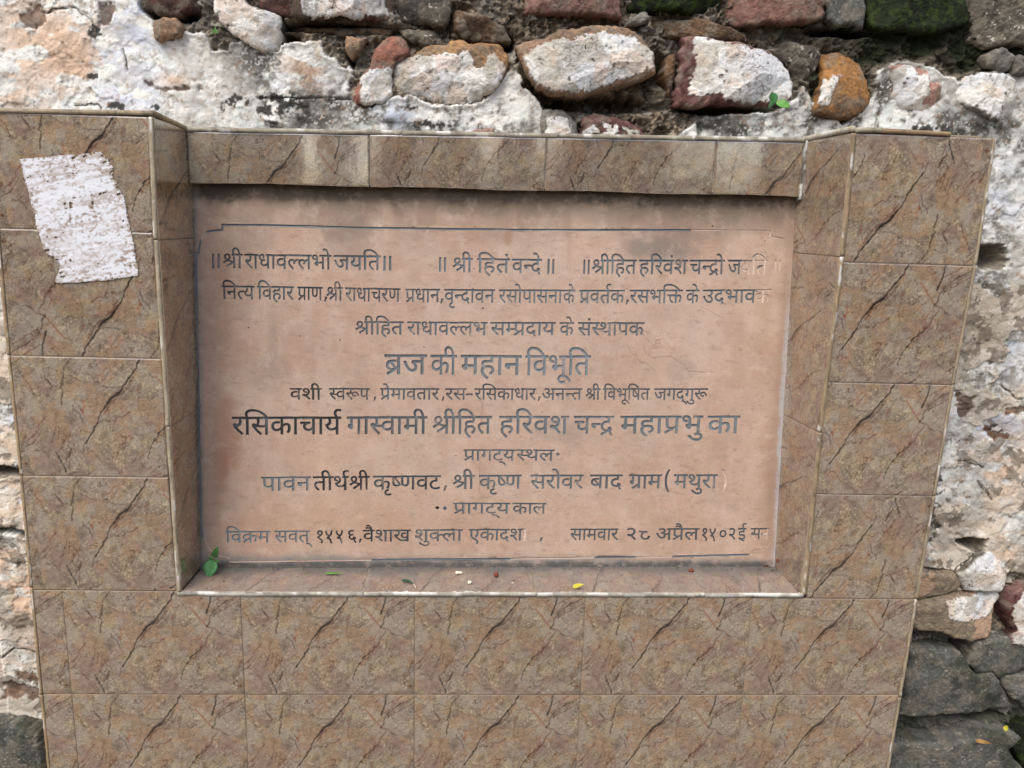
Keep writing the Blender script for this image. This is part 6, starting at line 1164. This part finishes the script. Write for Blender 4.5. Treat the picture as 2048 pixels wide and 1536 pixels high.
# sprout on the wall under the maroon edged block
px,py,pz=SPROUT;sp=thing('wall_sprout','bright green sprout of rounded leaves below the white block with maroon edge','plant',(px,py,pz))
tube('stem',[(.0,.045,-.004),(0,.02,-.002),(.001,.002,0)],(.001,.001,.0008),MST,sp)
leaf_obj('leaf',ML2,sp,.025,.017,(.001,.0,-.001),(R_(60),R_(14),R_(-12)),tip=.85,curl=.15,seed=5);leaf_obj('leaf',ML,sp,.019,.014,(0,.0,.0),(R_(55),R_(-60),R_(195)),tip=.85,curl=.15,seed=6);leaf_obj('leaf',ML,sp,.016,.011,(-.001,.0,-.001),(R_(60),R_(35),R_(200)),tip=.85,curl=.1,seed=7)
px,py,pz=SPROUT2;s2=thing('wall_sprout','tiny green sprout in the mortar beside the white angular rock','plant',(px,py-.01,pz))
tube('stem',[(0,.03,-.004),(0,.01,0),(0,0,.001)],.0006,MST,s2)
for k,a in enumerate((20,80,150,215,330)): leaf_obj('leaf',ML2,s2,.007+.002*(k%2),.003,(0,0,0),(R_(70),R_(-a),0),curl=.1,seed=k)
def top(o,label,cat,group=None): return tag(o,label,cat,group)
def on_sill(p,h): return (p[0],p[1],-.001+.006*(p[0]-.15)/1.09+h)
top(leaf_obj('fallen_leaf',ML2,None,.034,.007,on_sill((LEAFG[0]-.017,LEAFG[1]),.0012),(0,0,R_(3)),curl=-.03,seed=8),'narrow light green leaf lying at the back of the sill','leaf')
top(leaf_obj('fallen_leaf',MY,None,.021,.009,on_sill((YLEAF[0]-.010,YLEAF[1]),.003),(R_(25),R_(-10),R_(14)),curl=.12,seed=9),'yellow leaf lying near the front edge of the sill','leaf')
pd=thing('green_pod','curled dark green pod with a pale stalk on the sill','pod',on_sill(POD,.0022))
tube('husk',[(-.013,.007,0),(-.010,.0075,.001),(-.004,.005,.0016),(.003,.001,.001),(.008,-.004,0)],(.0012,.0022,.0024,.002,.0008),MD,pd);tube('stalk',[(.007,-.003,0),(.011,-.009,-.0008),(.0135,-.017,-.001)],(.0008,.0006,.0005),MG,pd,6)
gp='puffed grains on the sill'
for nm,p,lab,s in (('puffed_grain',(G1[0]-.003,G1[1],0),'pair of cream puffed grains touching at the back of the sill',1),('puffed_grain',(G2[0],G2[1],0),'single cream puffed grain below the touching pair',2)):
    o=blob(nm,.0034,on_sill(p,.0028),MG,s,(1.1,.9,.8),.35);top(o,lab,'grain',gp)
    if s==1: o2=blob('lobe',.0032,(.0058,.0003,.0002),MG,5,(1,.9,.85),.4,o)
top(blob('rice_scrap',.0018,on_sill(G3,.0009),MG,4,(1.6,.6,.4),.2),'thin white sliver of grain right of the brown berry','grain')
b=blob('berry',.0044,on_sill(BERRY,.004),MBE,3,(1,1,.98),.06);top(b,'round brown berry on the middle of the sill','berry');tube('stalk',[(.002,.001,.003),(.004,.003,.0055)],.0004,MSD,b,5)
top(blob('seed',.005,on_sill(SEEDB,.003),MBE,6,(1,.8,.75),.15),'flat orange brown seed at the right of the sill','seed','seeds on the sill');top(blob('seed',.0055,on_sill(SEEDD,.003),MSD,7,(1.1,.8,.7),.2),'dark brown seed in the right corner of the sill','seed','seeds on the sill')
top(blob('resin_drop',.0032,(1.233,JDROP[1],JDROP[2]),MBE,8,(.6,1,1),.2),'small orange drop stuck low on the right cheek','droplet')
px,py,pz=SCRAP;top(leaf_obj('fallen_leaf',MY,None,.012,.011,(px-.005,py-.012,pz),(R_(70),R_(20),0),tip=.9,seed=11),'small yellow leaf scrap on the slate at the lower right','leaf')
px,py,pz=SCRAP2;top(leaf_obj('fallen_leaf',MB,None,.034,.008,(px-.018,py-.020,pz+.004),(R_(60),R_(12),0),curl=.25,wave=.15,seed=12),'curled brown dry leaf on the slate at the lower right','leaf')

def build_grit():
    r=np.random.default_rng(21);V=[];F=[];C=[];ic=np.array([(0,0,1),(1,0,0),(0,1,0),(-1,0,0),(0,-1,0),(0,0,-1)],float);tf=np.array([(0,1,2),(0,2,3),(0,3,4),(0,4,1),(5,2,1),(5,3,2),(5,4,3),(5,1,4)])
    for k in range(420):
        x=r.uniform(.165,1.228);b=r.random();y=.099-abs(r.normal(0,.010)) if b<.7 else r.uniform(.008,.098)
        if r.random()<.25: x=r.choice((.162,1.231))+r.normal(0,.008)
        if x<.160 or x>1.234: continue
        s_=r.uniform(.0004,.0011)*(1.6 if r.random()<.1 else 1);z=-.0012+.006*(x-.15)/1.09+s_*.3;z+= -.003*y/.1*(1-(x-.15)/1.09)+.004*y/.1*(x-.15)/1.09
        p=ic*s_*r.uniform(.5,1.4,(6,3))*np.array([1.3,1,.6]);a=r.uniform(0,6.28);p=np.stack([p[:,0]*math.cos(a)-p[:,1]*math.sin(a),p[:,0]*math.sin(a)+p[:,1]*math.cos(a),p[:,2]],1)+(x,y,z)
        F.append(tf+len(V)*6);V.append(p);c=lin([(54,46,38),(92,78,62),(40,38,34),(206,200,188),(120,84,56)][r.choice(5,p=(.42,.28,.2,.02,.08))]);C.append(np.tile(c,(6,1)))
    o=mesh_obj('grit',np.concatenate(V),np.concatenate(F),M_EDGE,None,np.concatenate(C));o['kind']='stuff';o['label']='fine dark grit and crumbs gathered along the back of the sill';o['category']='grit'
build_grit()
